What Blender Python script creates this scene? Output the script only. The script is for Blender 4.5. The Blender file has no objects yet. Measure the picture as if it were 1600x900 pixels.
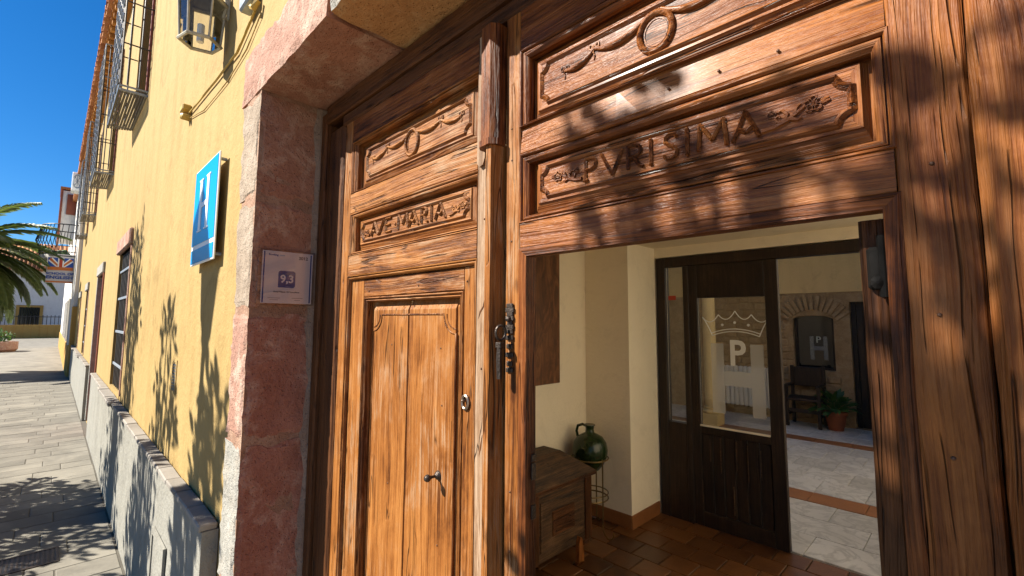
import bpy, bmesh, math, random
from mathutils import Vector, Matrix, noise

# ------------------------------------------------------------------ camera, sky, sun, exposure
S = bpy.context.scene
COL = S.collection
CAM_Z = 1.74
def cam_axes(yaw, pitch, roll):
    cy, sy, cp, sp = math.cos(yaw), math.sin(yaw), math.cos(pitch), math.sin(pitch)
    fw = Vector((-sy*cp, cy*cp, sp)); rt = Vector((cy, sy, 0)); up = rt.cross(fw)
    return rt*math.cos(roll)+up*math.sin(roll), up*math.cos(roll)-rt*math.sin(roll), fw
cd = bpy.data.cameras.new('camera'); cam = bpy.data.objects.new('camera', cd); COL.objects.link(cam)
rt, up, fw = cam_axes(math.radians(45.1), math.radians(5.34), math.radians(.32))
m = Matrix((rt, up, -fw)).transposed().to_4x4(); m.translation = (0, 0, CAM_Z); cam.matrix_world = m
cd.sensor_width = 36; cd.lens = 36*718.2/1600; cd.shift_y = -0.01; cd.clip_start = .02; cd.clip_end = 2000
S.camera = cam

LIGHT = Vector((.65, 1, -1.0)).normalized()
SUN_EL = math.asin(-LIGHT.z); SUN_AZ = math.atan2(-LIGHT.x, -LIGHT.y)
w = bpy.data.worlds.new('World'); S.world = w; w.use_nodes = True
wn = w.node_tree.nodes; wl = w.node_tree.links
sky = wn.new('ShaderNodeTexSky'); sky.sky_type = 'NISHITA'; sky.sun_disc = False
sky.sun_elevation = SUN_EL; sky.sun_rotation = SUN_AZ; sky.altitude = 0; sky.air_density = 1.0; sky.dust_density = 0.0; sky.ozone_density = 10.0
bg = next(n for n in wn if n.type == 'BACKGROUND'); bg.inputs[1].default_value = .050
hs = wn.new('ShaderNodeHueSaturation'); hs.inputs['Saturation'].default_value = 1.18; hs.inputs['Value'].default_value = 1.0   # deep polarised blue, the same all over
wl.new(sky.outputs[0], hs.inputs['Color']); wl.new(hs.outputs[0], bg.inputs[0])
sl = bpy.data.lights.new('sun', 'SUN'); sl.energy = 5.0; sl.angle = math.radians(.53); sl.color = (1, .94, .84)
so = bpy.data.objects.new('sun', sl); COL.objects.link(so); so.rotation_euler = LIGHT.to_track_quat('-Z', 'Y').to_euler(); so.location = (-6, -8, 12)
vs = S.view_settings; vs.view_transform = 'Standard'; vs.look = 'None'; vs.exposure = 1.5; vs.gamma = 1
S.render.engine = 'CYCLES'; cy = S.cycles
cy.use_denoising = True; cy.max_bounces = 10; cy.diffuse_bounces = 6; cy.glossy_bounces = 4; cy.transmission_bounces = 6; cy.transparent_max_bounces = 12
cy.sample_clamp_indirect = 8; cy.caustics_reflective = False; cy.caustics_refractive = False

R = random.Random(7)
# ------------------------------------------------------------------ helpers: objects
def link(o): COL.objects.link(o); return o
def tag(o, label=None, cat=None, group=None, kind=None):
    if label: o['label'] = label
    if cat: o['category'] = cat
    if group: o['group'] = group
    if kind: o['kind'] = kind
    return o
def thing(name, label, cat, loc=(0, 0, 0), group=None):
    o = link(bpy.data.objects.new(name, None)); o.location = loc; o.empty_display_size = .1
    o['_w'] = list(loc)
    return tag(o, label, cat, group)
def wloc(o):
    v = Vector((0, 0, 0))
    while o is not None: v += o.location; o = o.parent
    return v
def put(name, mesh, mat, parent=None, loc=(0, 0, 0), rot=None, scale=None):
    o = link(bpy.data.objects.new(name, mesh))
    if mat is not None and not len(mesh.materials):
        ms = list(mat) if isinstance(mat, (list, tuple)) else [mat]
        if len(ms) == 1 and any(p.material_index for p in mesh.polygons): ms = ms*2
        for x in ms: mesh.materials.append(x)
    if parent is not None: o.parent = parent; o.location = Vector(loc)-wloc(parent)
    else: o.location = loc
    if rot: o.rotation_euler = rot
    if scale: o.scale = scale
    return o
class MB:
    def __init__(s): s.v = []; s.f = []; s.mi = []
    def add(s, vs, fs, mi=0):
        b = len(s.v); s.v += [tuple(p) for p in vs]; s.f += [tuple(b+i for i in f) for f in fs]; s.mi += [mi]*len(fs); return s
    def box(s, x0, x1, y0, y1, z0, z1, mi=0):
        return s.add([(x, y, z) for z in (z0, z1) for y in (y0, y1) for x in (x0, x1)],
                     [(0, 2, 3, 1), (4, 5, 7, 6), (0, 1, 5, 4), (2, 6, 7, 3), (0, 4, 6, 2), (1, 3, 7, 5)], mi)
    def cbox(s, x0, x1, y0, y1, z0, z1, c=.004, mi=0):      # box with chamfered edges
        bm = bmesh.new(); bmesh.ops.create_cube(bm, size=1)
        for v in bm.verts: v.co = Vector(((x0+x1)/2+v.co.x*(x1-x0), (y0+y1)/2+v.co.y*(y1-y0), (z0+z1)/2+v.co.z*(z1-z0)))
        c = min(c, .45*min(x1-x0, y1-y0, z1-z0))
        bmesh.ops.bevel(bm, geom=list(bm.edges), offset=c, segments=1, affect='EDGES')
        bm.verts.index_update(); s.add([v.co[:] for v in bm.verts], [[v.index for v in f.verts] for f in bm.faces], mi); bm.free(); return s
    def beam(s, x0, x1, y0, y1, z0, z1, axis='z', c=.005, jit=.0015, step=.05, seed=0, mi=0):   # hand-hewn timber: chamfered section swept with a wander
        lo = {'x': x0, 'y': y0, 'z': z0}[axis]; hi = {'x': x1, 'y': y1, 'z': z1}[axis]
        a0, a1, b0, b1 = {'x': (y0, y1, z0, z1), 'y': (x0, x1, z0, z1), 'z': (x0, x1, y0, y1)}[axis]
        c = min(c, .4*min(a1-a0, b1-b0)); n = max(1, int((hi-lo)/step)); rings = []
        prof = [(a0+c, b0, 0), (a1-c, b0, 1), (a1, b0+c, 1), (a1, b1-c, 2), (a1-c, b1, 2), (a0+c, b1, 3), (a0, b1-c, 3), (a0, b0+c, 0)]
        for k in range(n+1):
            t = lo+(hi-lo)*k/n
            for i, (a, b, q) in enumerate(prof):
                na = noise.noise((t*9+seed*3.1, i*.7, seed*1.7))*jit+noise.noise((t*40+seed, i*2.7, seed))*jit*.6
                nb = noise.noise((t*8+seed*5.3, i*.7+9, seed*2.3))*jit*.6
                p = {'x': (t, a+na, b+nb), 'y': (a+na, t, b+nb), 'z': (a+na, b+nb, t)}[axis]
                rings.append(p)
        f = []
        for k in range(n):
            for i in range(8):
                j = (i+1) % 8; q = (k*8+i, k*8+j, k*8+8+j, k*8+8+i); f.append(q if axis != 'y' else q[::-1])
        f.append(tuple(range(7, -1, -1))); f.append(tuple(n*8+i for i in range(8)))
        return s.add(rings, f, mi)
    def tube(s, path, r, n=6, closed=False, mi=0, flat=1.0):
        P = [Vector(p) for p in path]; N = len(P); rad = r if callable(r) else (lambda t: r); V = []; prev = None
        for k in range(N):
            if closed: t = P[(k+1) % N]-P[k-1]
            else: t = P[min(k+1, N-1)]-P[max(k-1, 0)]
            if t.length < 1e-9: t = Vector((0, 0, 1))
            t.normalize()
            if prev is None:
                a = Vector((0, 1, 0)) if abs(t.y) < .9 else Vector((1, 0, 0)); u = (a-t*a.dot(t)).normalized()
            else:
                u = prev-t*prev.dot(t); u = u.normalized() if u.length > 1e-6 else t.orthogonal().normalized()
            prev = u; b = t.cross(u); q = rad(k/max(1, N-1))
            for i in range(n):
                a = 2*math.pi*i/n; V.append(P[k]+u*(math.cos(a)*q*flat)+b*(math.sin(a)*q))
        F = []
        for k in range(N if closed else N-1):
            for i in range(n):
                j = (i+1) % n; k2 = (k+1) % N; F.append((k*n+i, k*n+j, k2*n+j, k2*n+i))
        if not closed: F += [tuple(range(n-1, -1, -1)), tuple((N-1)*n+i for i in range(n))]
        return s.add(V, F, mi)
    def lathe(s, prof, n=16, c=(0, 0, 0), axis='z', mi=0, squash=1.0):
        V = []; F = []
        for (r, h) in prof:
            for i in range(n):
                a = 2*math.pi*(i+.5)/n; x, y = r*math.cos(a), r*math.sin(a)*squash
                V.append((c[0]+x, c[1]+y, c[2]+h) if axis == 'z' else ((c[0]+x, c[1]+h, c[2]+y) if axis == 'y' else (c[0]+h, c[1]+x, c[2]+y)))
        for k in range(len(prof)-1):
            for i in range(n):
                j = (i+1) % n; q = (k*n+i, k*n+j, k*n+n+j, k*n+n+i); F.append(q if axis == 'z' else q[::-1])
        F += [tuple(range(n-1, -1, -1)), tuple((len(prof)-1)*n+i for i in range(n))]
        return s.add(V, F, mi)
    def prism(s, poly, d0, d1, axis='y', mi=0):              # polygon in the plane across axis, extruded along it
        def p(a, b, d): return {'y': (a, d, b), 'x': (d, a, b), 'z': (a, b, d)}[axis]
        n = len(poly); V = [p(a, b, d0) for a, b in poly]+[p(a, b, d1) for a, b in poly]
        F = [tuple(range(n)), tuple(range(2*n-1, n-1, -1))]+[(i, n+i, n+(i+1) % n, (i+1) % n) for i in range(n)]
        return s.add(V, F, mi)
    def rings(s, rects, cap=True, mi=0):                      # nested rectangles (x0,x1,z0,z1,y): a mitred moulding, capped inside
        V = []; F = []
        for (x0, x1, z0, z1, y) in rects: V += [(x0, y, z0), (x1, y, z0), (x1, y, z1), (x0, y, z1)]
        M_ = []
        for k in range(len(rects)-1):
            for i in range(4):
                j = (i+1) % 4; F.append((k*4+i, k*4+j, k*4+4+j, k*4+4+i)); M_.append(mi+i % 2)
        if cap: b = (len(rects)-1)*4; F.append((b, b+1, b+2, b+3)); M_.append(mi)
        s.add(V, F, mi); s.mi[-len(M_):] = M_; return s
    def mesh(s, name, smooth=False, fix=True):
        me = bpy.data.meshes.new(name); me.from_pydata(s.v, [], s.f)
        for p, i in zip(me.polygons, s.mi): p.material_index = i
        if fix:
            bm = bmesh.new(); bm.from_mesh(me); bmesh.ops.recalc_face_normals(bm, faces=bm.faces); bm.to_mesh(me); bm.free()
        if smooth:
            for p in me.polygons: p.use_smooth = True
        me.update(); return me
    def build(s, name, mat, parent=None, smooth=False, fix=True):
        return put(name, s.mesh(name, smooth, fix), mat, parent)
def angle_smooth(o, deg=40):
    for p in o.data.polygons: p.use_smooth = True
    o.data.set_sharp_from_angle(angle=math.radians(deg)); return o
def text_mesh(body, size, extrude=.0008, align='CENTER', bold=0, sx=1.0):
    c = bpy.data.curves.new('letters', 'FONT'); c.body = body; c.size = size; c.extrude = extrude; c.align_x = align; c.align_y = 'CENTER'; c.offset = bold; c.resolution_u = 3
    o = bpy.data.objects.new('letters', c); COL.objects.link(o)
    dg = bpy.context.evaluated_depsgraph_get(); me = bpy.data.meshes.new_from_object(o.evaluated_get(dg))
    bpy.data.objects.remove(o); bpy.data.curves.remove(c); me.materials.clear()
    if sx != 1:
        for v in me.vertices: v.co.x *= sx
    return me

# ------------------------------------------------------------------ helpers: materials
class MT:
    def __init__(s, name):
        s.m = bpy.data.materials.new(name); s.m.use_nodes = True; s.n = s.m.node_tree.nodes; s.l = s.m.node_tree.links
        s.b = next(x for x in s.n if x.type == 'BSDF_PRINCIPLED')
    def node(s, t, ins=None, **kw):
        x = s.n.new(t)
        for k, v in kw.items(): setattr(x, k, v)
        for k, v in (ins or {}).items():
            if isinstance(v, bpy.types.NodeSocket): s.l.new(v, x.inputs[k])
            else: x.inputs[k].default_value = v
        return x
    def math(s, op, a, b=0., clamp=False): return s.node('ShaderNodeMath', {0: a, 1: b}, operation=op, use_clamp=clamp).outputs[0]
    def ramp(s, fac, stops, interp='LINEAR'):
        x = s.node('ShaderNodeValToRGB', {0: fac}); e = x.color_ramp.elements; x.color_ramp.interpolation = interp
        while len(e) < len(stops): e.new(.5)
        for q, (p, c) in zip(e, stops): q.position = p; q.color = (*c, 1) if len(c) == 3 else c
        return x.outputs[0]
    def mix(s, f, a, b, blend='MIX'):
        x = s.node('ShaderNodeMix', data_type='RGBA', blend_type=blend)
        for i, v in ((0, f), (6, a), (7, b)):
            if isinstance(v, bpy.types.NodeSocket): s.l.new(v, x.inputs[i])
            else: x.inputs[i].default_value = v if i == 0 else ((*v, 1) if len(v) == 3 else v)
        return x.outputs[2]
    def pos(s, scale=(1, 1, 1), rnd=0.):
        p = s.node('ShaderNodeNewGeometry').outputs['Position']
        if rnd:
            r = s.node('ShaderNodeObjectInfo').outputs['Random']
            off = s.node('ShaderNodeCombineXYZ', {0: s.math('MULTIPLY', r, 13.7*rnd), 1: s.math('MULTIPLY', r, 7.3*rnd), 2: s.math('MULTIPLY', r, 19.1*rnd)}).outputs[0]
            p = s.node('ShaderNodeVectorMath', {0: p, 1: off}, operation='ADD').outputs[0]
        return s.node('ShaderNodeMapping', {0: p, 3: scale}).outputs[0]
    def noise(s, vec, scale, detail=4, rough=.55, dist=0.): return s.node('ShaderNodeTexNoise', {'Vector': vec, 'Scale': scale, 'Detail': detail, 'Roughness': rough, 'Distortion': dist}).outputs[0]
    def bump(s, h, strength=.3, dist=.01):
        x = s.node('ShaderNodeBump', {'Height': h, 'Strength': strength, 'Distance': dist}); s.l.new(x.outputs[0], s.b.inputs['Normal'])
    def set(s, **kw):
        names = dict(col='Base Color', rough='Roughness', spec='Specular IOR Level', metal='Metallic', coat='Coat Weight', coatr='Coat Roughness', alpha='Alpha', trans='Transmission Weight', sheen='Sheen Weight')
        for k, v in kw.items():
            i = s.b.inputs[names[k]]
            if isinstance(v, bpy.types.NodeSocket): s.l.new(v, i)
            else: i.default_value = (*v, 1) if isinstance(v, tuple) and len(v) == 3 else v
        return s.m
def plain(name, col, rough=.6, var=.18, scale=6, metal=0., spec=.4, bump=.15, fine=60):
    t = MT(name); p = t.pos(rnd=1); n = t.noise(p, scale, 5); n2 = t.noise(p, fine, 3)
    f = t.math('ADD', t.math('MULTIPLY', n, .7), t.math('MULTIPLY', n2, .3))
    t.bump(n2, bump, .006)
    return t.set(col=t.ramp(f, [(.3, tuple(c*(1-var) for c in col)), (.7, tuple(min(1, c*(1+var)) for c in col))]), rough=rough, metal=metal, spec=spec)
def wood(name, axis, dark, mid, light, grey=(.30, .20, .13), greyamt=.35, rough=.42, coat=.0, bump=.8, spec=.4, figure=1.0):
    t = MT(name)
    def st(k): return {'x': (k, 1, 1), 'y': (1, k, 1), 'z': (1, 1, k)}[axis]
    # grain lines that wander: the position is warped sideways by slow noise before it is stretched along the grain
    p0 = t.pos((1, 1, 1), 1)
    wn_ = t.node('ShaderNodeTexNoise', {'Vector': t.node('ShaderNodeMapping', {0: p0, 3: st(.35)}).outputs[0], 'Scale': 6., 'Detail': 2., 'Roughness': .5}).outputs['Color']
    wv = t.node('ShaderNodeVectorMath', {0: t.node('ShaderNodeVectorMath', {0: wn_, 1: (.5, .5, .5)}, operation='SUBTRACT').outputs[0], 'Scale': .035*figure}, operation='SCALE').outputs[0]
    pw = t.node('ShaderNodeVectorMath', {0: p0, 1: wv}, operation='ADD').outputs[0]
    mp = lambda k: t.node('ShaderNodeMapping', {0: pw, 3: st(k)}).outputs[0]
    lines = t.noise(mp(.012), 150, 3, .6); fib = t.noise(mp(.02), 420, 3, .65); band = t.noise(mp(.03), 38, 4, .6, .3); blot = t.noise(t.node('ShaderNodeMapping', {0: p0, 3: st(.45)}).outputs[0], 9, 6, .7, .5); big = t.noise(p0, 2.6, 3, .6)
    g = t.math('ADD', t.math('ADD', t.math('MULTIPLY', lines, .26), t.math('MULTIPLY', fib, .16)), t.math('ADD', t.math('MULTIPLY', band, .28), t.math('MULTIPLY', blot, .30)))
    r_ = t.node('ShaderNodeObjectInfo').outputs['Random']; g = t.math('ADD', g, t.math('MULTIPLY', t.math('SUBTRACT', r_, .5), .06)); g = t.math('ADD', g, t.math('MULTIPLY', t.math('SUBTRACT', big, .5), .14))
    col = t.ramp(g, [(.405, dark), (.485, mid), (.59, light)])
    gm = t.ramp(t.math('ADD', t.math('MULTIPLY', blot, .5), t.math('MULTIPLY', lines, .5)), [(.50, (0, 0, 0)), (.60, (1, 1, 1))])
    gm = t.math('MULTIPLY', gm, t.ramp(t.noise(p0, 4.2, 4, .6), [(.42, (0, 0, 0)), (.58, (1, 1, 1))]))
    col = t.mix(t.math('MULTIPLY', gm, greyamt), col, grey)
    cr = t.noise(mp(.02), 95, 3, .6, .2); crk = t.ramp(cr, [(.28, (0, 0, 0)), (.345, (1, 1, 1))])
    c2 = t.ramp(t.math('ABSOLUTE', t.math('SUBTRACT', t.noise(mp(.035), 26, 2, .5, .4), .5)), [(.002, (0, 0, 0)), (.010, (1, 1, 1))]); c2 = t.math('MAXIMUM', c2, t.ramp(t.noise(p0, 5, 2), [(.50, (1, 1, 1)), (.54, (0, 0, 0))]))
    crk = t.math('MULTIPLY', crk, c2)
    col = t.mix(t.math('MULTIPLY', t.math('SUBTRACT', 1., crk), .8), col, tuple(c*.25 for c in dark))
    vo = t.node('ShaderNodeTexVoronoi', {'Vector': t.node('ShaderNodeMapping', {0: p0, 3: st(.5)}).outputs[0], 'Scale': 9., 'Randomness': 1.}); kn = t.ramp(vo.outputs['Distance'], [(.05, (1, 1, 1)), (.13, (0, 0, 0))])
    kn = t.math('MULTIPLY', kn, t.ramp(t.noise(p0, 3.3, 1), [(.50, (0, 0, 0)), (.54, (1, 1, 1))])); col = t.mix(t.math('MULTIPLY', kn, .8), col, dark)
    h = t.math('ADD', t.math('ADD', t.math('MULTIPLY', lines, .9), t.math('MULTIPLY', fib, .4)), t.math('ADD', t.math('MULTIPLY', crk, .8), t.math('MULTIPLY', blot, .5)))
    t.bump(h, bump, .006)
    t.set(col=col, rough=t.math('ADD', t.math('MULTIPLY', t.math('ADD', lines, blot), .17), rough-.16), spec=spec)
    if coat: t.set(coat=coat, coatr=.22)
    return t.m
ORG = ((.062, .018, .004), (.205, .071, .0145), (.32, .130, .032))
RED = ((.034, .009, .0022), (.145, .042, .0086), (.27, .094, .021))
DRK = ((.022, .008, .003), (.07, .025, .008), (.13, .050, .016))
M = {}
for a in 'xyz':
    M['org_'+a] = wood('orange_oiled_wood_'+a, a, *ORG, grey=(.29, .185, .11), greyamt=.8, rough=.5, spec=.18)
    M['red_'+a] = wood('red_brown_wood_'+a, a, *RED, grey=(.24, .13, .07), greyamt=.25, rough=.46, spec=.2); M['var_'+a] = wood('varnished_red_brown_wood_'+a, a, *RED, grey=(.24, .14, .08), greyamt=.25, rough=.34, coat=.13, spec=.16)
    M['drk_'+a] = wood('dark_brown_wood_'+a, a, *DRK, grey=(.08, .035, .015), greyamt=.3, rough=.5, spec=.2)
M['wea_z'] = wood('grey_weathered_wood', 'z', (.085, .042, .02), (.215, .128, .072), (.33, .225, .145), grey=(.36, .27, .19), greyamt=.7, rough=.55, spec=.2)
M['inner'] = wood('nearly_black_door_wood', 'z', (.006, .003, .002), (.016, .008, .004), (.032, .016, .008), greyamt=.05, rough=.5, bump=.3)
M['chest'] = wood('worn_chest_wood', 'y', (.010, .005, .002), (.05, .023, .008), (.12, .058, .02), greyamt=.15, rough=.6)
M['iron'] = plain('dark_forged_iron', (.055, .042, .034), .45, .4, 30, .75, .5, .4, 160)
M['rust'] = plain('rusty_nail_head', (.10, .05, .028), .6, .4, 40, .3)
M['dull'] = plain('dull_black_iron', (.008, .007, .006), .7, .4, 40, .0, .1)
M['black'] = plain('black_iron', (.018, .018, .02), .5, .3, 20, .5)
M['steel'] = plain('grey_painted_steel', (.27, .31, .36), .40, .25, 20, .4)
M['bars'] = plain('dark_painted_bars', (.06, .055, .05), .5, .3, 20, .3)
M['nickel'] = plain('worn_nickel', (.22, .17, .13), .35, .3, 30, .9)

def wallpaint(name, col, stain, amt=.5, bump=.5):
    t = MT(name); p = t.pos((1, 1, 1)); ps = t.pos((1, 1, .16)); a = t.noise(p, 1.7, 5, .6); s_ = t.noise(ps, 6, 5, .65); g = t.noise(p, 70, 4, .65); h = t.noise(p, 9, 4)
    c = t.mix(t.math('MULTIPLY', t.ramp(s_, [(.42, (0, 0, 0)), (.72, (1, 1, 1))]), amt), col, stain)
    c = t.mix(t.math('MULTIPLY', t.ramp(a, [(.4, (0, 0, 0)), (.7, (1, 1, 1))]), .35), c, tuple(min(1, x*1.12) for x in col))
    v = t.noise(p, 3.1, 7, .75, .8); c = t.mix(t.math('MULTIPLY', t.ramp(v, [(.36, (1, 1, 1)), (.46, (0, 0, 0))]), amt*.55), c, tuple(x*.72 for x in stain))
    hc = t.ramp(t.math('ABSOLUTE', t.math('SUBTRACT', t.noise(p, 1.3, 6, .65, .6), .5)), [(.0, (1, 1, 1)), (.0035, (0, 0, 0))]); c = t.mix(t.math('MULTIPLY', hc, .25*amt), c, tuple(x*.5 for x in stain))
    t.bump(t.math('ADD', t.math('MULTIPLY', g, .45), t.math('ADD', h, t.math('MULTIPLY', t.noise(p, 24, 3), .5))), bump, .014)
    return t.set(col=c, rough=.88, spec=.2)
M['yellow'] = wallpaint('yellow_lime_paint', (.338, .236, .092), (.272, .172, .056), .75)
M['dado'] = wallpaint('grey_cement_render', (.25, .24, .205), (.185, .175, .15), .7, .8)
M['white'] = wallpaint('white_lime_wash', (.66, .64, .60), (.52, .49, .44), .4)
M['cream'] = wallpaint('cream_hall_paint', (.84, .745, .57), (.81, .71, .53), .4, .35)
M['ochreplaster'] = wallpaint('warm_plaster', (.60, .42, .19), (.5, .34, .15), .5)
M['ochre'] = wallpaint('ochre_paint', (.42, .25, .07), (.34, .19, .05), .5)
def stone(name, c0, c1, lime, limeamt, sc=5.):
    t = MT(name); p = t.pos(rnd=1); a = t.noise(p, sc, 6, .65, .3); b = t.noise(p, 55, 5, .7); l = t.noise(p, 7, 6, .7, .5); pit = t.node('ShaderNodeTexVoronoi', {'Vector': p, 'Scale': 85.}).outputs['Distance']
    c = t.ramp(t.math('ADD', t.math('MULTIPLY', a, .65), t.math('MULTIPLY', b, .35)), [(.32, c0), (.68, c1)])
    c = t.mix(t.math('MULTIPLY', t.ramp(l, [(.5, (0, 0, 0)), (.62, (1, 1, 1))]), limeamt), c, lime)
    pm = t.ramp(pit, [(.05, (0, 0, 0)), (.28, (1, 1, 1))])
    t.bump(t.math('ADD', t.math('MULTIPLY', a, 1.), t.math('ADD', t.math('MULTIPLY', b, .5), t.math('MULTIPLY', pm, .25))), .9, .018)
    return t.set(col=c, rough=.9, spec=.2)
M['st_red'] = stone('red_sandstone', (.23, .098, .068), (.38, .19, .135), (.50, .37, .29), .55)
M['st_brn'] = stone('brown_sandstone', (.25, .118, .076), (.42, .222, .146), (.52, .38, .28), .5)
M['st_tan'] = stone('tan_sandstone', (.34, .175, .068), (.50, .29, .125), (.52, .36, .19), .5)
M['st_pink'] = stone('pink_weathered_stone', (.26, .13, .09), (.40, .245, .185), (.46, .37, .29), .6, 9)
M['st_grey'] = stone('limewashed_grey_stone', (.22, .21, .18), (.36, .345, .305), (.38, .33, .27), .5, 9)
M['st_cream'] = stone('cream_weathered_stone', (.22, .165, .12), (.35, .28, .21), (.40, .33, .26), .5, 9)
M['mortar'] = stone('sandy_mortar', (.22, .125, .082), (.33, .20, .135), (.42, .30, .22), .5)
M['cement'] = stone('grey_brown_cement', (.19, .135, .10), (.28, .215, .17), (.33, .26, .21), .4)
M['rubble'] = stone('rubble_wall_stone', (.20, .125, .06), (.40, .27, .14), (.40, .30, .18), .5)
def slabmat(name, c0, c1, rough=.75, sc=4., rv=.22, veins=0., bump=.4, stain=0.):
    t = MT(name); p = t.pos(rnd=1); a = t.noise(p, sc, 6, .65, .2); b = t.noise(p, 60, 4, .6); r = t.node('ShaderNodeObjectInfo').outputs['Random']
    f = t.math('ADD', t.math('ADD', t.math('MULTIPLY', a, .6), t.math('MULTIPLY', b, .25)), t.math('MULTIPLY', t.math('SUBTRACT', r, .2), rv))
    c = t.ramp(f, [(.28, c0), (.72, c1)])
    if stain:
        q = t.pos(); sn_ = t.noise(q, 1.6, 6, .7, .5); c = t.mix(t.math('MULTIPLY', t.ramp(sn_, [(.44, (0, 0, 0)), (.62, (1, 1, 1))]), stain), c, tuple(x*.55 for x in c0)); sp_ = t.noise(q, 26, 3, .7); c = t.mix(t.math('MULTIPLY', t.ramp(sp_, [(.66, (0, 0, 0)), (.72, (1, 1, 1))]), stain), c, tuple(x*.4 for x in c0))
    if veins:
        v = t.noise(p, 3, 4, .6, 1.8); vm = t.ramp(v, [(.44, (0, 0, 0)), (.5, (1, 1, 1)), (.56, (0, 0, 0))]); c = t.mix(t.math('MULTIPLY', vm, veins), c, tuple(x*.55 for x in c0))
    t.bump(t.math('ADD', a, t.math('MULTIPLY', b, .4)), bump, .006)
    return t.set(col=c, rough=rough, spec=.4)
M['slab'] = slabmat('pale_grey_paving_stone', (.120, .109, .086), (.215, .195, .155), .8, 4., .34, 0., .5, .5)
M['bounce_ground'] = plain('pale_bounce_ground', (.30, .265, .21), .95, .15, 1.5)  # kept pale so the unseen ground bounces sun onto the doorway
M['joint'] = plain('paving_joint_sand', (.09, .08, .062), .95, .2, 12)
M['terra'] = slabmat('waxed_terracotta', (.045, .017, .006), (.15, .06, .02), .30, 6, .35)
M['terrajoint'] = plain('dark_tile_joint', (.05, .028, .014), .8)
M['strip'] = slabmat('orange_terracotta_strip', (.20, .075, .025), (.33, .135, .045), .4, 5, .2)
M['marble'] = slabmat('grey_white_marble', (.42, .395, .34), (.64, .61, .55), .28, 3, .3, .5, .05)
M['marblejoint'] = plain('marble_joint', (.22, .19, .15), .6)
M['coping'] = slabmat('grey_brown_coping_tile', (.17, .15, .125), (.28, .255, .22), .8, 7, .2)
M['rooftile'] = slabmat('fired_clay_roof_tile', (.23, .075, .024), (.47, .20, .07), .85, 6, .4)
M['brick'] = slabmat('orange_cornice_brick', (.33, .13, .03), (.52, .25, .06), .85, 6, .3)
M['glass'] = None
def glass(name, tint=(.9, .9, .86), refl=.08):
    t = MT(name); t.n.remove(t.b); out = next(x for x in t.n if x.type == 'OUTPUT_MATERIAL')
    tr = t.node('ShaderNodeBsdfTransparent', {0: (*tint, 1)}); gl = t.node('ShaderNodeBsdfGlossy', {0: (1, 1, 1, 1), 'Roughness': .02}); fr = t.node('ShaderNodeFresnel', {0: 1.5})
    mx = t.node('ShaderNodeMixShader', {0: fr.outputs[0], 1: tr.outputs[0], 2: gl.outputs[0]}); t.l.new(mx.outputs[0], out.inputs[0]); return t.m
M['glass'] = glass('clear_door_glass')
def frosted(name, col, a):
    t = MT(name); return t.set(col=col, rough=.8, alpha=a, spec=.2)
M['etch'] = frosted('etched_white_film', (.74, .72, .66), .34)
M['etchline'] = frosted('etched_white_line', (.85, .83, .76), .9)
M['darkglass'] = plain('dark_window_glass', (.012, .012, .014), .08, .2, 3, 0, .6, .0)
M['blue'] = plain('light_blue_enamel', (.005, .29, .62), .25, .04, 3, 0, .5, .02)
M['navy'] = plain('navy_print', (.016, .075, .36), .5, .05)
M['paper'] = plain('white_paper', (.90, .89, .95), .7, .02, 3, 0, .3, .0)
M['ink'] = plain('dark_ink', (.03, .03, .07), .6, .05)
M['whitepaint'] = plain('white_enamel', (.78, .78, .76), .35, .04, 5, 0, .5, .03)
M['plastic'] = plain('yellowed_plastic', (.42, .28, .06), .5, .15)
M['redpaint'] = plain('red_brown_shutter_paint', (.22, .055, .022), .55, .2)
M['jug'] = plain('green_glazed_clay', (.012, .026, .006), .22, .5, 9, 0, .5, .25, 25)
M['brass'] = plain('dull_brass_rod', (.20, .13, .05), .4, .2, 20, .8)
M['pot'] = plain('terracotta_pot', (.20, .055, .02), .7, .2)
M['radiator'] = plain('white_radiator_enamel', (.62, .60, .55), .35, .03)
M['column'] = plain('yellow_limestone', (.60, .44, .20), .7, .1)
M['red'] = plain('red_sign_print', (.45, .05, .02), .5, .05)
def leafmat(name, c0, c1):
    t = MT(name); p = t.pos(rnd=1); n = t.noise(p, 9, 3)
    tr = t.node('ShaderNodeBsdfTranslucent', {0: (c1[0]*1.3, c1[1]*1.4, c1[2], 1)}); out = next(x for x in t.n if x.type == 'OUTPUT_MATERIAL')
    t.set(col=t.ramp(n, [(.3, c0), (.7, c1)]), rough=.5)
    mx = t.node('ShaderNodeMixShader', {0: .25, 1: t.b.outputs[0], 2: tr.outputs[0]}); t.l.new(mx.outputs[0], out.inputs[0]); return t.m
M['leaf'] = leafmat('glossy_green_leaf', (.020, .055, .012), (.05, .11, .02))
M['palm'] = leafmat('palm_leaf', (.05, .085, .018), (.14, .175, .04))
M['bark'] = wood('tree_bark', 'z', (.03, .02, .012), (.09, .06, .038), (.17, .12, .08), rough=.85)

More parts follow.
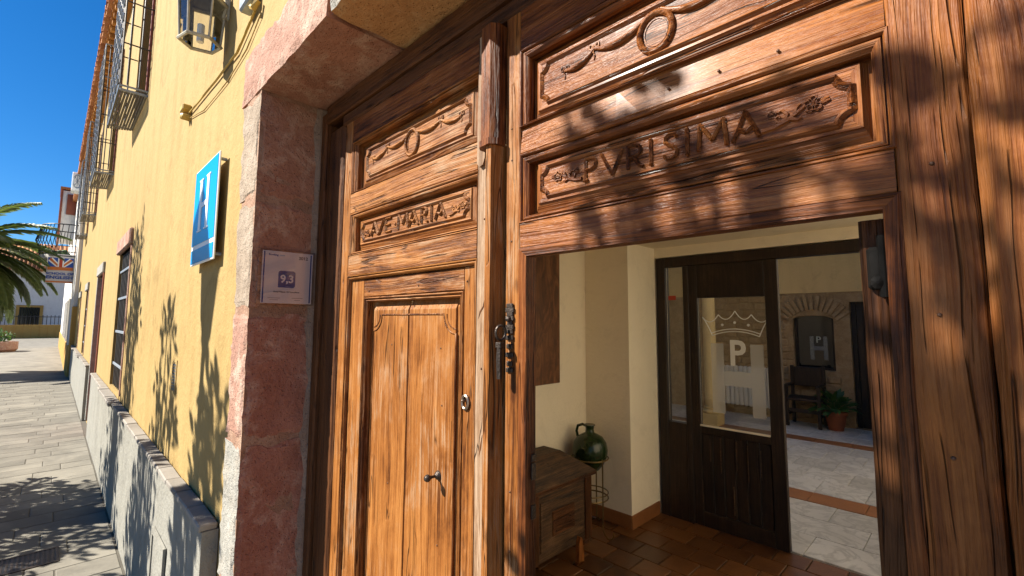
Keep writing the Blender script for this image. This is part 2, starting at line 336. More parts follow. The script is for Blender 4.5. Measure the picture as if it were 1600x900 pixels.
# ------------------------------------------------------------------ ground, pavement, floors
WY = .535      # face of the yellow wall
g = MB(); g.add([(-400, -300, -.16), (300, -300, -.16), (300, 400, -.16), (-400, 400, -.16)], [(0, 1, 2, 3)])
tag(g.build('ground', M['bounce_ground'], fix=False), 'sandy ground sheet reaching the horizon', None, kind='structure')
pv = MB().box(-62, 8, -2.6, WY+.4, -.15, -.012)
pav = tag(pv.build('pavement', M['slab']), 'pale stone pavement along the yellow house', None, kind='structure')
rd = MB().box(-62, 8, -12, -2.62, -.155, -.03); tag(rd.build('bounce_paving', M['bounce_ground']), 'pale unseen paving added beyond the pavement to bounce sunlight', None, kind='structure')  # added as a pale reflector for the soffit and shaded stone
jb = MB().box(-19.2, -1.9, -2.58, WY+.02, -.013, -.004); jo = jb.build('joint_bed', M['joint'], pav)
slabs = {}
x = -19.2; row = 0
while x < -2.2:
    dx = .27
    off = (row*.37) % .62; y = .470
    first = True
    while y > -1.25:
        L = .62 if not first else .25+off*.6
        y0 = max(y-L, -1.3)
        key = (round(dx, 3), round(y-y0, 2))
        if key not in slabs:
            a, b = key[0]/2-.0028, key[1]/2-.0028
            slabs[key] = MB().cbox(-a, a, -b, b, -.03, 0, .004).mesh('paving_slab')
        put('paving_slab', slabs[key], M['slab'], pav, (x+dx/2, (y+y0)/2, R.uniform(-.0025, .0015)), (R.uniform(-.003, .003), R.uniform(-.003, .003), 0))
        y = y0; first = False
    x += dx; row += 1

def tilefloor(parent, name, mat, x0, x1, y0, y1, sx, sy, z, stagger=0., gap=.004, dz=.0015):
    me = MB().cbox(-sx/2+gap, sx/2-gap, -sy/2+gap, sy/2-gap, -.02, 0, .003).mesh(name)
    ny = int(round((y1-y0)/sy)); nx = int(round((x1-x0)/sx))
    for j in range(ny):
        for i in range(nx):
            put(name, me, mat, parent, (x0+(i+.5+(stagger if j % 2 else 0))*sx, y0+(j+.5)*sy, z+R.uniform(-dz, dz)), (R.uniform(-.004, .004), R.uniform(-.004, .004), 0))
hf = tag(MB().box(-2.9, 0, .9, 4.02, -.1, .022).build('hall_floor', M['terrajoint']), 'dark terracotta tiled hall floor', None, kind='structure')
tilefloor(hf, 'floor_tile', M['terra'], -2.54, -.1, 1.42, 4.0, .215, .215, .04, .5)
pf = tag(MB().box(-6, 2.2, 4.03, 9.6, -.1, .022).build('patio_floor', M['marblejoint']), 'grey marble patio floor with terracotta strips', None, kind='structure')
tilefloor(pf, 'marble_tile', M['marble'], -2.2, .2, 4.04, 5.24, .6, .4, .036, .5, .002, .0004)
tilefloor(pf, 'terracotta_strip_tile', M['strip'], -4.4, .1, 5.25, 5.55, .45, .30, .037, 0, .002, .0004)
tilefloor(pf, 'marble_tile', M['marble'], -4.2, 0, 5.56, 7.85, .42, .458, .036, .5, .002, .0004)
tilefloor(pf, 'terracotta_strip_tile', M['strip'], -4.9, -.85, 7.86, 8.12, .45, .26, .037, 0, .002, .0004)
tilefloor(pf, 'marble_tile', M['marble'], -5.2, -.8, 8.13, 9.3, .55, .39, .036, 0, .002, .0004)
thr = MB().cbox(-1.9, .3, .56, .9, -.02, .06, .01); tag(thr.build('threshold', M['st_grey']), 'worn stone threshold under the wooden doors', None, kind='structure')

# ------------------------------------------------------------------ yellow house: facade
house = thing('yellow_house', 'long yellow rendered house with grey plinth and clay tile eaves', 'house', (-8, .6, 0))
def wall_holes(mb, x0, x1, z0, z1, y0, y1, holes, step=None):
    xs = sorted({x0, x1, *[h[0] for h in holes], *[h[1] for h in holes]}); zs = sorted({z0, z1, *[h[2] for h in holes], *[h[3] for h in holes]})
    inside = lambda a, b: any(h[0] < a < h[1] and h[2] < b < h[3] for h in holes)
    for i in range(len(xs)-1):
        for j in range(len(zs)-1):
            a, b, c, d = xs[i], xs[i+1], zs[j], zs[j+1]
            if inside((a+b)/2, (c+d)/2): continue
            mb.add([(a, y0, c), (b, y0, c), (b, y0, d), (a, y0, d)], [(0, 1, 2, 3)]); mb.add([(a, y1, c), (b, y1, c), (b, y1, d), (a, y1, d)], [(3, 2, 1, 0)])
    for (a, b, c, d) in holes+[(x0, x1, z0, z1)]:
        mb.add([(a, y0, c), (b, y0, c), (b, y1, c), (a, y1, c)], [(0, 1, 2, 3)]); mb.add([(a, y0, d), (b, y0, d), (b, y1, d), (a, y1, d)], [(0, 1, 2, 3)])
        mb.add([(a, y0, c), (a, y1, c), (a, y1, d), (a, y0, d)], [(0, 1, 2, 3)]); mb.add([(b, y0, c), (b, y1, c), (b, y1, d), (b, y0, d)], [(0, 1, 2, 3)])
    return mb
HX0 = -19.6
gf = [(-7.25, -6.08, .97, 2.50), (-10.7, -9.5, .02, 2.45), (-14.6, -13.6, .95, 2.36), (-17.9, -17.0, .95, 2.3)]
uw = [(-7.05, -5.85, 4.05, 6.05), (-10.65, -9.45, 4.05, 6.05), (-14.6, -13.5, 4.05, 6.05), (-18.0, -17.0, 4.05, 6.05)]
door_hole = (-2.05, .45, 0.0, 2.72)
fw_ = wall_holes(MB(), HX0, .7, -.02, 3.1, WY, 1.0, gf+[door_hole]); wall_holes(fw_, HX0, -1.55, 3.1, 6.55, WY, 1.0, uw); fw_.box(.701, 3.2, WY, .9, -.02, 1.2)  # kept low right of the doorway so sun reaches the added yard
fw_.build('wall', M['yellow'], house, fix=True)
# plinth (dado) with its coping tiles
for (a, b) in ((-9.35, -2.19), (HX0+.35, -10.85), (.66, 3.2)):
    d = MB(); n = int((b-a)/.2)
    rows_ = [(.478, 0.0), (.474, .3), (.476, .6), (.474, .905)]
    V = []; F = []
    for i in range(n+1):
        xx = a+(b-a)*i/n
        for (yy, zz) in rows_: V.append((xx, yy+.004*noise.noise((xx*1.3, zz*2, 3)), zz))
        V.append((xx, WY-.003, .905)); V.append((xx, WY-.003, 0))
    for i in range(n):
        for k in range(4): F.append((i*6+k, i*6+6+k, i*6+7+k, i*6+k+1))
    F += [(0, 1, 2, 3, 4, 5), tuple(n*6+k for k in (5, 4, 3, 2, 1, 0))]
    d.add(V, F).build('plinth', M['dado'], house)
cop = MB().cbox(-.120, .120, -.036, .032, -.013, .013, .005).mesh('coping_tile'); copw = MB().cbox(-.120, .120, -.062, .032, -.016, .016, .005).mesh('sill_tile')
for (a, b) in ((-9.35, -2.19), (HX0+.35, -10.85)):
    n = int((b-a)/.245); st = (b-a)/n
    for i in range(n):
        xx = a+(i+.5)*st; win = any(h[0]-.1 < xx < h[1]+.1 for h in gf)
        put('sill_tile' if win else 'coping_tile', copw if win else cop, M['coping'], house, (xx, WY-.036, .919+R.uniform(-.005, .005)), (R.uniform(-.04, -.01), R.uniform(-.012, .012), R.uniform(-.01, .01)))
# eaves
eo, ez = .262, 6.66
tile = MB(); n = 8; V = []; F = []
for (yy, zz, r) in ((0, 0, .115), (.30, .10, .10)):
    for rr in (r, r-.014):
        for i in range(n+1):
            a = math.pi*i/n; V.append((math.cos(a)*rr, yy, zz+math.sin(a)*rr))
m1 = n+1
for i in range(n):
    F += [(i, i+1, 2*m1+i+1, 2*m1+i), (m1+i+1, m1+i, 3*m1+i, 3*m1+i+1), (i+1, i, m1+i, m1+i+1), (2*m1+i, 2*m1+i+1, 3*m1+i+1, 3*m1+i)]
tile.add(V, F); tme = tile.mesh('eave_tile', True)
chn = MB(); chn.add([(v[0], v[1], -v[2]+.2*v[1]/.3) for v in V], F); cme = chn.mesh('channel_tile', True)
dme = MB().cbox(-.045, .045, -.10, .10, -.035, .035, .004).mesh('cornice_brick')
i = 0; x = HX0+.1
while x < -4.6:
    put('eave_tile', tme, M['rooftile'], house, (x, eo, ez), (R.uniform(-.03, .03), R.uniform(-.04, .04), R.uniform(-.03, .03)))
    put('channel_tile', cme, M['rooftile'], house, (x+.13, eo+.02, ez+.02), (R.uniform(-.02, .02), 0, R.uniform(-.03, .03)))
    put('cornice_brick', dme, M['brick'], house, (x+.05, WY-.075, ez-.135), (0, 0, R.uniform(-.03, .03)))
    x += .26
MB().box(HX0, -1.55, .34, .6, ez-.095, ez-.055).build('cornice_course', M['brick'], house)
MB().cbox(HX0, -1.55, .47, .6, ez-.22, ez-.175, .01).build('cornice_moulding', M['brick'], house)
# roof depth set to shade the patio; left open above the added yard for light
rf = MB()
for (a, b, c, d) in ((HX0, -1.55, .33, 3.0),):
    z = lambda y: ez+.02+(y-.33)*.58
    rf.add([(a, c, z(c)-.07), (b, c, z(c)-.07), (b, d, z(d)-.07), (a, d, z(d)-.07), (a, c, z(c)), (b, c, z(c)), (b, d, z(d)), (a, d, z(d))], [(0, 1, 2, 3), (4, 5, 6, 7), (0, 1, 5, 4), (2, 3, 7, 6), (1, 2, 6, 5), (0, 3, 7, 4)])
rf.build('roof', M['rooftile'], house)
MB().box(HX0, -1.55, 3.0, 3.2, 2.6, 8.15).build('added_upper_wall', M['white'], house)  # unseen wall added to keep direct sun off the patio
MB().cbox(HX0-.02, HX0+.34, .42, .9, -.01, 2.1, .01).build('corner_pier', M['ochre'], house)

# windows and door of the facade, grilles
def grille(part, h, y, nv, zbars, matv=None, r=.008):
    a, b, c, d = h
    vb = MB().tube([(0, 0, 0), (0, 0, d-c)], r, 6).mesh('bar'); hb = MB().cbox(0, b-a, -.006, .006, -.014, .014, .002).mesh('cross_bar')
    for i in range(nv): put('bar', vb, M['bars'], part, (a+(i+.5)*(b-a)/nv, y, c))
    for zz in zbars: put('cross_bar', hb, M['steel'], part, (a, y-.012, zz))
for k, h in enumerate(gf):
    a, b, c, d = h
    if k == 1:
        dr = MB(); dr.box(a+.05, b-.05, .72, .76, c, d-.05); dr = dr.build('door', M['redpaint'], house)
        for i in range(2):
            for zz in ((.2, .9), (1.0, 1.65), (1.75, 2.3)): MB().rings([(a+.12+i*.55, a+.53+i*.55, zz[0], zz[1], .719), (a+.15+i*.55, a+.50+i*.55, zz[0]+.03, zz[1]-.03, .708)]).build('door_panel', M['redpaint'], dr)
        MB().cbox(a-.10, a+.001, WY-.02, .7, c, d, .006).build('door_jamb', M['st_grey'], house); MB().cbox(b-.001, b+.06, WY-.02, .7, c, d, .006).build('door_jamb', M['redpaint'], house)
    else:
        wd = MB().box(a, b, .80, .83, c, d).build('window', M['darkglass'], house)
        for (p, q) in ((a, a+.07), ((a+b)/2-.04, (a+b)/2+.04), (b-.07, b)): MB().cbox(p, q, .755, .80, c, d, .006).build('window_frame', M['redpaint'], wd)
        MB().cbox(a, b, .757, .798, c+.7, c+.76, .006).build('window_rail', M['redpaint'], wd)
        grille(wd, h, WY+.03, 8, [c+.25, c+.62, c+1.0, c+1.32][:3+(k == 0)], M['bars'])
    MB().cbox(a-.06, b+.06, WY-.035, WY+.1, d, d+.17, .012).build('lintel', M['st_pink'] if k == 0 else M['st_grey'], house)
    MB().cbox(b, b+.045, WY-.012, WY+.1, c if k != 1 else .02, d-.001, .006).build('window_surround', M['st_pink'], house)
for k, h in enumerate(uw):
    a, b, c, d = h; yo = .315
    wd = MB().box(a, b, .80, .83, c, d).build('window', M['darkglass'], house)
    for (p, q) in ((a, a+.07), ((a+b)/2-.04, (a+b)/2+.04), (b-.07, b)): MB().cbox(p, q, .755, .80, c, d, .006).build('window_frame', M['redpaint'], wd)
    MB().cbox(b, b+.06, WY-.02, WY+.1, c, d, .006).build('window_surround', M['redpaint'], house)
    MB().cbox(a, b, WY-.018, WY+.05, c-.05, c-.001, .008).build('sill', M['st_grey'], house)
    # projecting cage: base basket of flat slats, front and side bars, broad front straps
    gr = MB(); gr.tube([(a-.06, WY, c-.02), (a-.06, yo, c-.02), (b+.06, yo, c-.02), (b+.06, WY, c-.02)], .011, 6)
    gr = gr.build('window_grille', M['steel'], house); MB().tube([(a-.06, WY, d), (a-.06, yo, d), (b+.06, yo, d), (b+.06, WY, d)], .011, 6).build('top_rail', M['steel'], gr)
    vb = MB().tube([(0, 0, 0), (0, 0, d-c)], .008, 6).mesh('bar')
    for i in range(11): put('bar', vb, M['bars'], gr, (a-.06+(i)*(b-a+.12)/10, yo, c))
    for s_ in (a-.06, b+.06):
        for i in range(2): put('bar', vb, M['bars'], gr, (s_, yo+.09*(i+.6), c))
    hb = MB(); 
    for zz in (c+.42, c+.86, c+1.3, c+1.74):
        MB().tube([(a-.06, WY, zz), (a-.06, yo, zz), (b+.06, yo, zz), (b+.06, WY, zz)], .008, 5).build('cross_bar', M['bars'], gr)
    sl_ = MB().cbox(0, b-a+.12, -.010, .010, -.003, .003, .001).mesh('slat')
    for i in range(9): put('slat', sl_, M['bars'], gr, (a-.06, WY-.02-(WY-yo-.02)*i/8, c-.035-.03*i/8))
    MB().cbox(b+.054, b+.066, yo, WY, c-.075, c-.05, .003).build('bracket', M['steel'], gr)
    # scrollwork strip at the front, pale painted iron
    fs = MB()
    for i in range(12):
        zz = c+.08+i*(d-c-.16)/11
        for j in range(5):
            xx = a+.1+j*(b-a-.2)/4; fs.tube([(xx+.05*math.cos(q*math.pi/4), yo-.012, zz+.05*math.sin(q*math.pi/4)) for q in range(8)], .007, 5, True)
    o = fs.build('scrollwork', M['steel'], gr); o['kind'] = 'stuff'

# ------------------------------------------------------------------ interior shell of the house
def shell(name, mat, *boxes):
    b = MB()
    for q in boxes: b.box(*q)
    return b.build(name, mat, house)
shell('hall_wall', M['cream'], (-2.9, -2.54, 1.0, 3.9, .022, 2.42)); shell('hall_wall', M['cream'], (-2.539, -2.09, 3.49, 4.2, .022, 2.42))
shell('hall_wall', M['cream'], (-2.54, -1.95, 1.0, 1.2, .022, 2.42))
shell('hall_wall', M['cream'], (-2.089, -.12, 3.97, 4.2, 2.33, 2.42)); shell('hall_wall', M['cream'], (-.12, 2.2, 3.97, 4.2, .022, 2.8))  # right-hand piece, out of view, is a sunlit back wall for bounce
shell('hall_ceiling', M['cream'], (-2.9, 0, 1.001, 4.2, 2.42, 2.6)); shell('side_wall', M['cream'], (-1.65, -1.55, 1.001, 2.999, 2.6, 6.5))
tag(MB().box(.0, 3, .9, 3.97, -.1, .03).build('bounce_yard_floor', M['slab']), 'pale yard floor added out of view to bounce sunlight into the hall', None, kind='structure')
shell('bounce_yard_wall', M['cream'], (2.0, 2.2, .9, 3.96, 0, 4.2))  # unseen sunlit wall added to throw light into the hall
shell('patio_wall', M['rubble'], (-6.2, -6.0, 4.2, 9.6, 0, 6)); shell('patio_wall', M['cream'], (2.2, 2.4, 3.97, 9.6, 0, 5.5)); shell('patio_wall', M['cream'], (-.5, 2.2, 8.0, 8.2, 0, 6))  # the two cream walls are added out of view as sunlit reflectors
shell('patio_wall', M['cream'], (-6.0, -2.9, 4.05, 4.2, 0, 3.0))
bw = wall_holes(MB(), -6.0, 2.2, 0, 3.0, 9.3, 9.6, [(-2.28, -1.68, .93, 1.86), (-1.45, -.5, .04, 2.08)])
bw.build('patio_back_wall', M['rubble'], house)
MB().box(-6.0, -.5, 8.0, 8.2, 3.0, 6.0).build('added_upper_wall', M['white'], house)  # unseen white wall added to block sun and bounce it into the court
MB().box(-6.0, 2.2, 9.285, 9.30, 2.25, 3.0).build('plaster_band', M['ochreplaster'], house)
# brick voussoirs over the niche, rubble stones in the patio wall
vou = MB().cbox(-.028, .028, -.03, .03, -.12, .12, .004).mesh('voussoir')
for i in range(13):
    a = math.radians(-52+i*104/12); put('voussoir', vou, M['rubble'], house, (-1.98+math.sin(a)*.56, 9.292, 1.52+math.cos(a)*.56), (0, a, 0))
stm = [MB().cbox(-.10, .10, -.02, .02, -.055, .055, .02).mesh('wall_stone'), MB().cbox(-.07, .07, -.02, .02, -.045, .045, .02).mesh('wall_stone'), MB().cbox(-.13, .13, -.02, .02, -.06, .06, .02).mesh('wall_stone')]
z = .15; 
while z < 2.2:
    x = -3.9+R.uniform(0, .1)
    while x < -1.5:
        k = R.randrange(3); wd_ = (.21, .15, .27)[k]; cx = x+wd_/2
        if cx+wd_/2 > -1.46: break
        if not (-2.36 < cx < -1.6 and .85 < z < 1.95) and not ((cx+1.98)**2+(z-1.52)**2 < .72**2 and z > 1.7): put('wall_stone', stm[k], M['rubble'], house, (cx, 9.297, z+R.uniform(-.012, .012)), (0, R.uniform(-.05, .05), 0))
        x += wd_+.012
    z += .125
for (a, b, y0, y1) in ((-2.54, -2.088, 3.476, 3.49), ):
    MB().cbox(a, b, y0, y1, .04, .15, .004).build('skirting', M['strip'], house)
MB().cbox(-2.09, -2.076, 3.4765, 3.95, .04, .15, .004).build('skirting', M['strip'], house); MB().cbox(-2.54, -2.526, 1.2, 3.475, .04, .15, .004).build('skirting', M['strip'], house)

# ------------------------------------------------------------------ stone doorway
def rough_block(name, x0, x1, y0, y1, z0, z1, mats, parent, seed, amp=.006, rag=.012, cell=.035):
    bm = bmesh.new(); bmesh.ops.create_cube(bm, size=1)
    for v in bm.verts: v.co = Vector(((x0+x1)/2+v.co.x*(x1-x0), (y0+y1)/2+v.co.y*(y1-y0), (z0+z1)/2+v.co.z*(z1-z0)))
    for ax in range(3):
        n = max(0, int((x1-x0, y1-y0, z1-z0)[ax]/cell)-1)
        es = [e for e in bm.edges if abs((e.verts[0].co-e.verts[1].co)[ax]) > 1e-6]
        if n: bmesh.ops.subdivide_edges(bm, edges=es, cuts=n, use_grid_fill=True)
    lo = (x0, y0, z0); hi = (x1, y1, z1); ctr = Vector(((x0+x1)/2, (y0+y1)/2, (z0+z1)/2))
    bm.normal_update()
    for f in bm.faces: f.material_index = 0 if f.normal.y < -.7 else 1
    for v in bm.verts:
        c = v.co.copy(); s = Vector((seed*3.7, seed*1.9, seed*5.1)); on = [(ax, sgn) for ax in range(3) for sgn, lim in ((-1, lo), (1, hi)) if abs(c[ax]-lim[ax]) < 1e-5]
        d = Vector((0, 0, 0))
        for ax, sgn in on:
            k = noise.noise(c*7+s)*amp+noise.noise(c*28+s)*amp*.45
            if len(on) > 1: k -= .001+rag*max(0, .2+noise.noise(c*16+s*2))+rag*.6*max(0, noise.noise(c*45+s))
            d[ax] += sgn*k
        v.co = c+d
    me = bpy.data.meshes.new(name); bm.to_mesh(me); bm.free()
    return put(name, me, mats, parent)
dw = thing('stone_doorway', 'weathered red sandstone surround framing the wooden entrance doors', 'doorway', (-1.9, .6, 0))
fronts = [M['st_grey'], M['st_grey'], M['st_pink'], M['st_cream'], M['st_cream']]
sides = [M['st_red'], M['st_red'], M['st_red'], M['st_brn'], M['st_brn']]
zj = [0., .755, 1.285, 1.775, 2.205, 2.635]
for i in range(5):
    rough_block('stone_block', -2.135+R.uniform(-.02, .02), -1.914, WY-.018, .80, zj[i]+.011, zj[i+1]-.011, [fronts[i], sides[i]], dw, i+1, .005, .011, .022)
    rough_block('stone_block', .42, .62, WY-.018, .80, zj[i]+.018, zj[i+1]-.018, [fronts[i], sides[i]], dw, i+11)
MB().box(-2.10, -1.9175, WY-.014, .80, 0, 2.64).build('mortar', M['mortar'], dw); MB().box(.43, .60, WY-.006, .80, 0, 2.64).build('mortar', M['mortar'], dw)
for k, (a, b) in enumerate(((-2.165, -1.30), (-1.28, -.38), (-.36, .64))):
    rough_block('lintel_stone', a, b, WY-.022, .80, 2.636, 2.862, [M['st_pink'] if k != 1 else M['st_grey'], M['st_brn'] if k == 0 else M['st_tan']], dw, 21+k, .006, .011, .03)
MB().box(-2.12, .6, WY-.004, .80, 2.648, 2.85).build('mortar', M['mortar'], dw)
# plaster fillet between stone and timber
fl = MB(); n = 60; V = []; F = []
for i in range(n+1):
    zz = 2.63*i/n; w_ = .030+.018*noise.noise((zz*5, 1, 2))+.010*noise.noise((zz*19, 4, 2))
    V += [(-1.9145, .80, zz), (-1.902, .80, zz), (-1.9065, .762-w_*.35, zz), (-1.915, .765-w_, zz)]
for i in range(n):
    for k in range(4): F.append((i*4+k, i*4+(k+1) % 4, i*4+4+(k+1) % 4, i*4+4+k))
fl.add(V, F).build('plaster_fillet', M['cement'], dw)

# ------------------------------------------------------------------ timber door frame
fr = thing('door_frame', 'dark brown timber frame set inside the stone doorway', 'door frame', (-1.8, .78, 0))
MB().beam(-1.913, -1.862, .757, .86, .05, 2.60, 'z', .006, .002, seed=1).build('jamb_post', M['drk_z'], fr)
MB().beam(-1.861, -1.728, .774, .86, .05, 2.515, 'z', .008, .002, seed=2).build('jamb_post', M['drk_z'], fr)
MB().beam(-1.861, .40, .757, .86, 2.552, 2.63, 'x', .006, .002, seed=3).build('head_beam', M['drk_x'], fr)
MB().beam(-1.727, .012, .768, .86, 2.506, 2.551, 'x', .006, .002, seed=4).build('head_beam', M['drk_x'], fr)
MB().box(-.02, .42, .803, .86, .05, 2.551).build('light_stop_strip', M['drk_z'], fr); MB().box(-1.9, -1.66, .81, .862, .05, 2.551).build('light_stop_strip', M['drk_z'], fr); MB().box(-1.9, .42, .81, .862, 2.47, 2.552).build('light_stop_strip', M['drk_x'], fr)  # backing added behind the gaps to stop light leaking through
MB().beam(.0135, .105, .742, .8025, .05, 2.551, 'z', .010, .003, seed=5).build('jamb_post', M['red_z'], fr)
MB().beam(.106, .42, .752, .8025, .05, 2.551, 'z', .008, .003, seed=6).build('jamb_post', M['red_z'], fr)

# ------------------------------------------------------------------ carving helpers
def notched(x0, x1, z0, z1, c, y, n=6):
    P = []
    for (cx, cz, a0, a1) in ((x0, z0, 90, 0), (x1, z0, 180, 90), (x1, z1, 270, 180), (x0, z1, 360, 270)):
        for i in range(n+1):
            a = math.radians(a0+(a1-a0)*i/n); P.append((cx+c*math.cos(a), y, cz+c*math.sin(a)))
    Q = []
    for i in range(len(P)):
        a = Vector(P[i]); b = Vector(P[(i+1) % len(P)]); L = (b-a).length; k = max(1, int(L/.04))
        for j in range(k): Q.append(a+(b-a)*(j/k)+Vector((0, 0, noise.noise(a*9+Vector((j, 0, 0)))*.0008)))
    return Q
LET = {'A': [[(0, 0), (.38, 1.02)], [(.38, 1.02), (.76, 0)], [(.17, .42), (.38, .27)], [(.38, .27), (.59, .42)]], 'V': [[(0, 1), (.36, -.02)], [(.36, -.02), (.72, 1)]], 'E': [[(0, 0), (0, 1)], [(0, 1), (.5, 1)], [(0, 0), (.5, 0)], [(0, .52), (.4, .52)]],
       'M': [[(0, 0), (.08, 1.02)], [(.08, 1.02), (.48, .32)], [(.48, .32), (.88, 1.02)], [(.88, 1.02), (.96, 0)]], 'R': [[(0, 0), (0, 1)], [(0, 1), (.28, 1), (.46, .9), (.5, .75), (.46, .6), (.28, .5), (.02, .5)], [(.24, .5), (.42, .12), (.6, 0)]],
       'P': [[(0, 0), (0, 1)], [(0, 1), (.28, 1), (.46, .9), (.5, .74), (.46, .58), (.28, .48), (.02, .48)], [(-.1, 0), (.12, 0)]], 'I': [[(0, 0), (0, 1)], [(-.1, 0), (.1, 0)], [(-.1, 1), (.1, 1)]],
       'S': [[(.5, .84), (.4, .97), (.22, 1), (.06, .9), (.04, .72), (.18, .58), (.38, .46), (.5, .3), (.46, .12), (.28, 0), (.1, .03), (0, .17)]]}
def letter(ch, x0, x1, z0, h, y, r, mat, parent):
    b = MB(); ws = max(p[0] for st in LET[ch] for p in st) or 1; sx = (x1-x0)/ws if ch != 'I' else h*.5
    for st in LET[ch]: b.tube([(x0+p[0]*sx, y, z0+p[1]*h) for p in st], r*1.05, 4, flat=1.25)
    return b.build('letter', mat, parent)
def rosette(b, x, y, z, r, n=5):
    for i in range(n):
        a = 2*math.pi*i/n+.3; cx, cz = x+math.cos(a)*r*.62, z+math.sin(a)*r*.62
        b.tube([(cx+math.cos(q*math.pi/4)*r*.36, y, cz+math.sin(q*math.pi/4)*r*.36) for q in range(8)], r*.19, 5, True)
    b.lathe([(r*.02, -r*.22), (r*.2, -r*.12), (r*.24, .001)], 8, (x, y, z), 'y')
def bow(b, x, y, z, s):
    for sg in (-1, 1):
        b.tube([(x+sg*s*(.15+.75*math.sin(q*math.pi/5)), y, z+s*(.1+.55*math.sin(q*2*math.pi/5)*.8+.15)) for q in range(6)], s*.16, 5)
    b.lathe([(s*.02, -s*.3), (s*.26, -s*.18), (s*.3, .001)], 8, (x, y, z), 'y')
    b.tube([(x, y, z), (x-s*.15, y, z-s*.7), (x+s*.1, y, z-s*1.3), (x-s*.1, y, z-s*1.9)], lambda t: s*(.2-.1*t), 5)
def swag(b, x0, z0, x1, z1, sag, y, r):
    P = []
    for i in range(11):
        t = i/10; P.append((x0+(x1-x0)*t, y-.001*math.sin(math.pi*t), z0+(z1-z0)*t-sag*4*t*(1-t)))
    b.tube(P, lambda t: r*(.6+.6*math.sin(math.pi*t)), 6)
def garland_panel(panel, xc, zt, half, b1, b2, y, mat, oval):
    b = MB(); zo = zt-.04
    b.tube([(xc+oval[0]*math.cos(q*math.pi/12), y, zo+oval[1]*math.sin(q*math.pi/12)) for q in range(24)], .0068, 6, True)
    b.tube([(xc+(oval[0]-.010)*math.cos(q*math.pi/10), y+.001, zo+(oval[1]-.011)*math.sin(q*math.pi/10)) for q in range(20)], .002, 5, True)
    angle_smooth(b.build('oval_wreath', mat, panel), 60)
    for sg in (-1, 1):
        b = MB(); swag(b, xc+sg*.012, zt+.002, xc+sg*b1, zt-.012, .020, y, .0062); swag(b, xc+sg*b1, zt-.012, xc+sg*b2, zt-.030, .013, y, .0055)
        angle_smooth(b.build('garland', mat, panel), 60)
        b = MB(); bow(b, xc+sg*b1, y, zt-.010, .014); angle_smooth(b.build('carved_bow', mat, panel), 60)
        b = MB(); bow(b, xc+sg*b2, y, zt-.028, .012); angle_smooth(b.build('carved_bow', mat, panel), 60)
    b = MB(); bow(b, xc, y, zt+.003, .009); angle_smooth(b.build('carved_bow', mat, panel), 60); b = MB()
    for i in range(4): b.lathe([(.001, -.004), (.004, -.002), (.005, .001)], 7, (xc-.012+i*.008, y, zo-oval[1]-.002+.003*(i % 2)), 'y')
    angle_smooth(b.build('carved_knot', mat, panel), 60)
def sprig(panel, x, z, d, y, mat, s=1.0):     # d = +1 grows to the right
    b = MB(); st = lambda P, r: b.tube([(x+d*px*s, y, z+pz*s) for px, pz in P], lambda t: 1.5*r*(1-.45*t), 5)
    st([(-.045, -.018), (-.02, -.016), (.005, -.008), (.025, .004), (.04, .014)], .0032); st([(.0, -.010), (.006, .006), (-.004, .018), (-.014, .016)], .0026)
    st([(-.002, -.008), (-.014, -.006), (-.018, .004), (-.011, .008), (-.008, .002)], .0022); st([(.012, -.006), (.026, -.012), (.032, -.008)], .0026); st([(.02, .002), (.024, .016), (.032, .022)], .0024); st([(.07, .010), (.084, .013)], .0022); st([(.068, .015), (.082, .019)], .0022)
    angle_smooth(b.build('carved_stem', mat, panel), 60)
    b = MB(); rosette(b, x+d*.055*s, y, z+.013*s, .018*s); angle_smooth(b.build('carved_flower', mat, panel), 60)
    b = MB(); rosette(b, x-d*.024*s, y, z+.014*s, .009*s); angle_smooth(b.build('carved_flower', mat, panel), 60)
Y0 = .77       # face of stiles and rails
def pair(m):
    k = next((k for k, v in M.items() if v is m), ''); return [M[k[:-1]+'x'], M[k[:-1]+'z']] if k[:3] in ('org', 'red', 'var', 'drk') else [m, m]
def moulding(ox0, ox1, oz0, oz1, ix0, ix1, iz0, iz1, mat, parent, yb=.803, name='moulding'):
    L = lambda t, y: (ox0+(ix0-ox0)*t, ox1+(ix1-ox1)*t, oz0+(iz0-oz0)*t, oz1+(iz1-oz1)*t, y)
    o = MB().rings([L(0, Y0+.012), L(.04, Y0+.010), L(.06, Y0+.001), L(.14, Y0-.002), L(.28, Y0-.001), L(.38, Y0+.003), L(.40, Y0+.009), L(.46, Y0+.009), L(.48, Y0+.003), L(.62, Y0+.001), L(.8, Y0+.003), L(1, Y0+.009), L(1, yb)], cap=False).build(name, pair(mat), parent, fix=False)
    return o
def field_panel(x0, x1, z0, z1, fx0, fx1, fz0, fz1, c, mat, parent, beadmat=None):
    y0, y1 = .800, .786
    p = MB().rings([(x0, x1, z0, z1, y0), (x0+.006, x1-.006, z0+.006, z1-.006, y0-.001), (fx0-.012, fx1+.012, fz0-.012, fz1+.012, y1+.003), (fx0-.011, fx1+.011, fz0-.011, fz1+.011, y1), (fx0, fx1, fz0, fz1, y1+.001)]).build('panel', pair(mat), parent, fix=False)
    b = MB().tube(notched(fx0, fx1, fz0, fz1, c, y1), .0060, 4, True); b.build('bead', beadmat or mat, p)
    return p
def nail(x, z, parent, y=Y0, r=.006):
    r *= .62; return MB().lathe([(r*.1, -r*.5), (r*.7, -r*.35), (r, .001)], 8, (x, y, z), 'y').build('nail', M['rust'], parent, True)

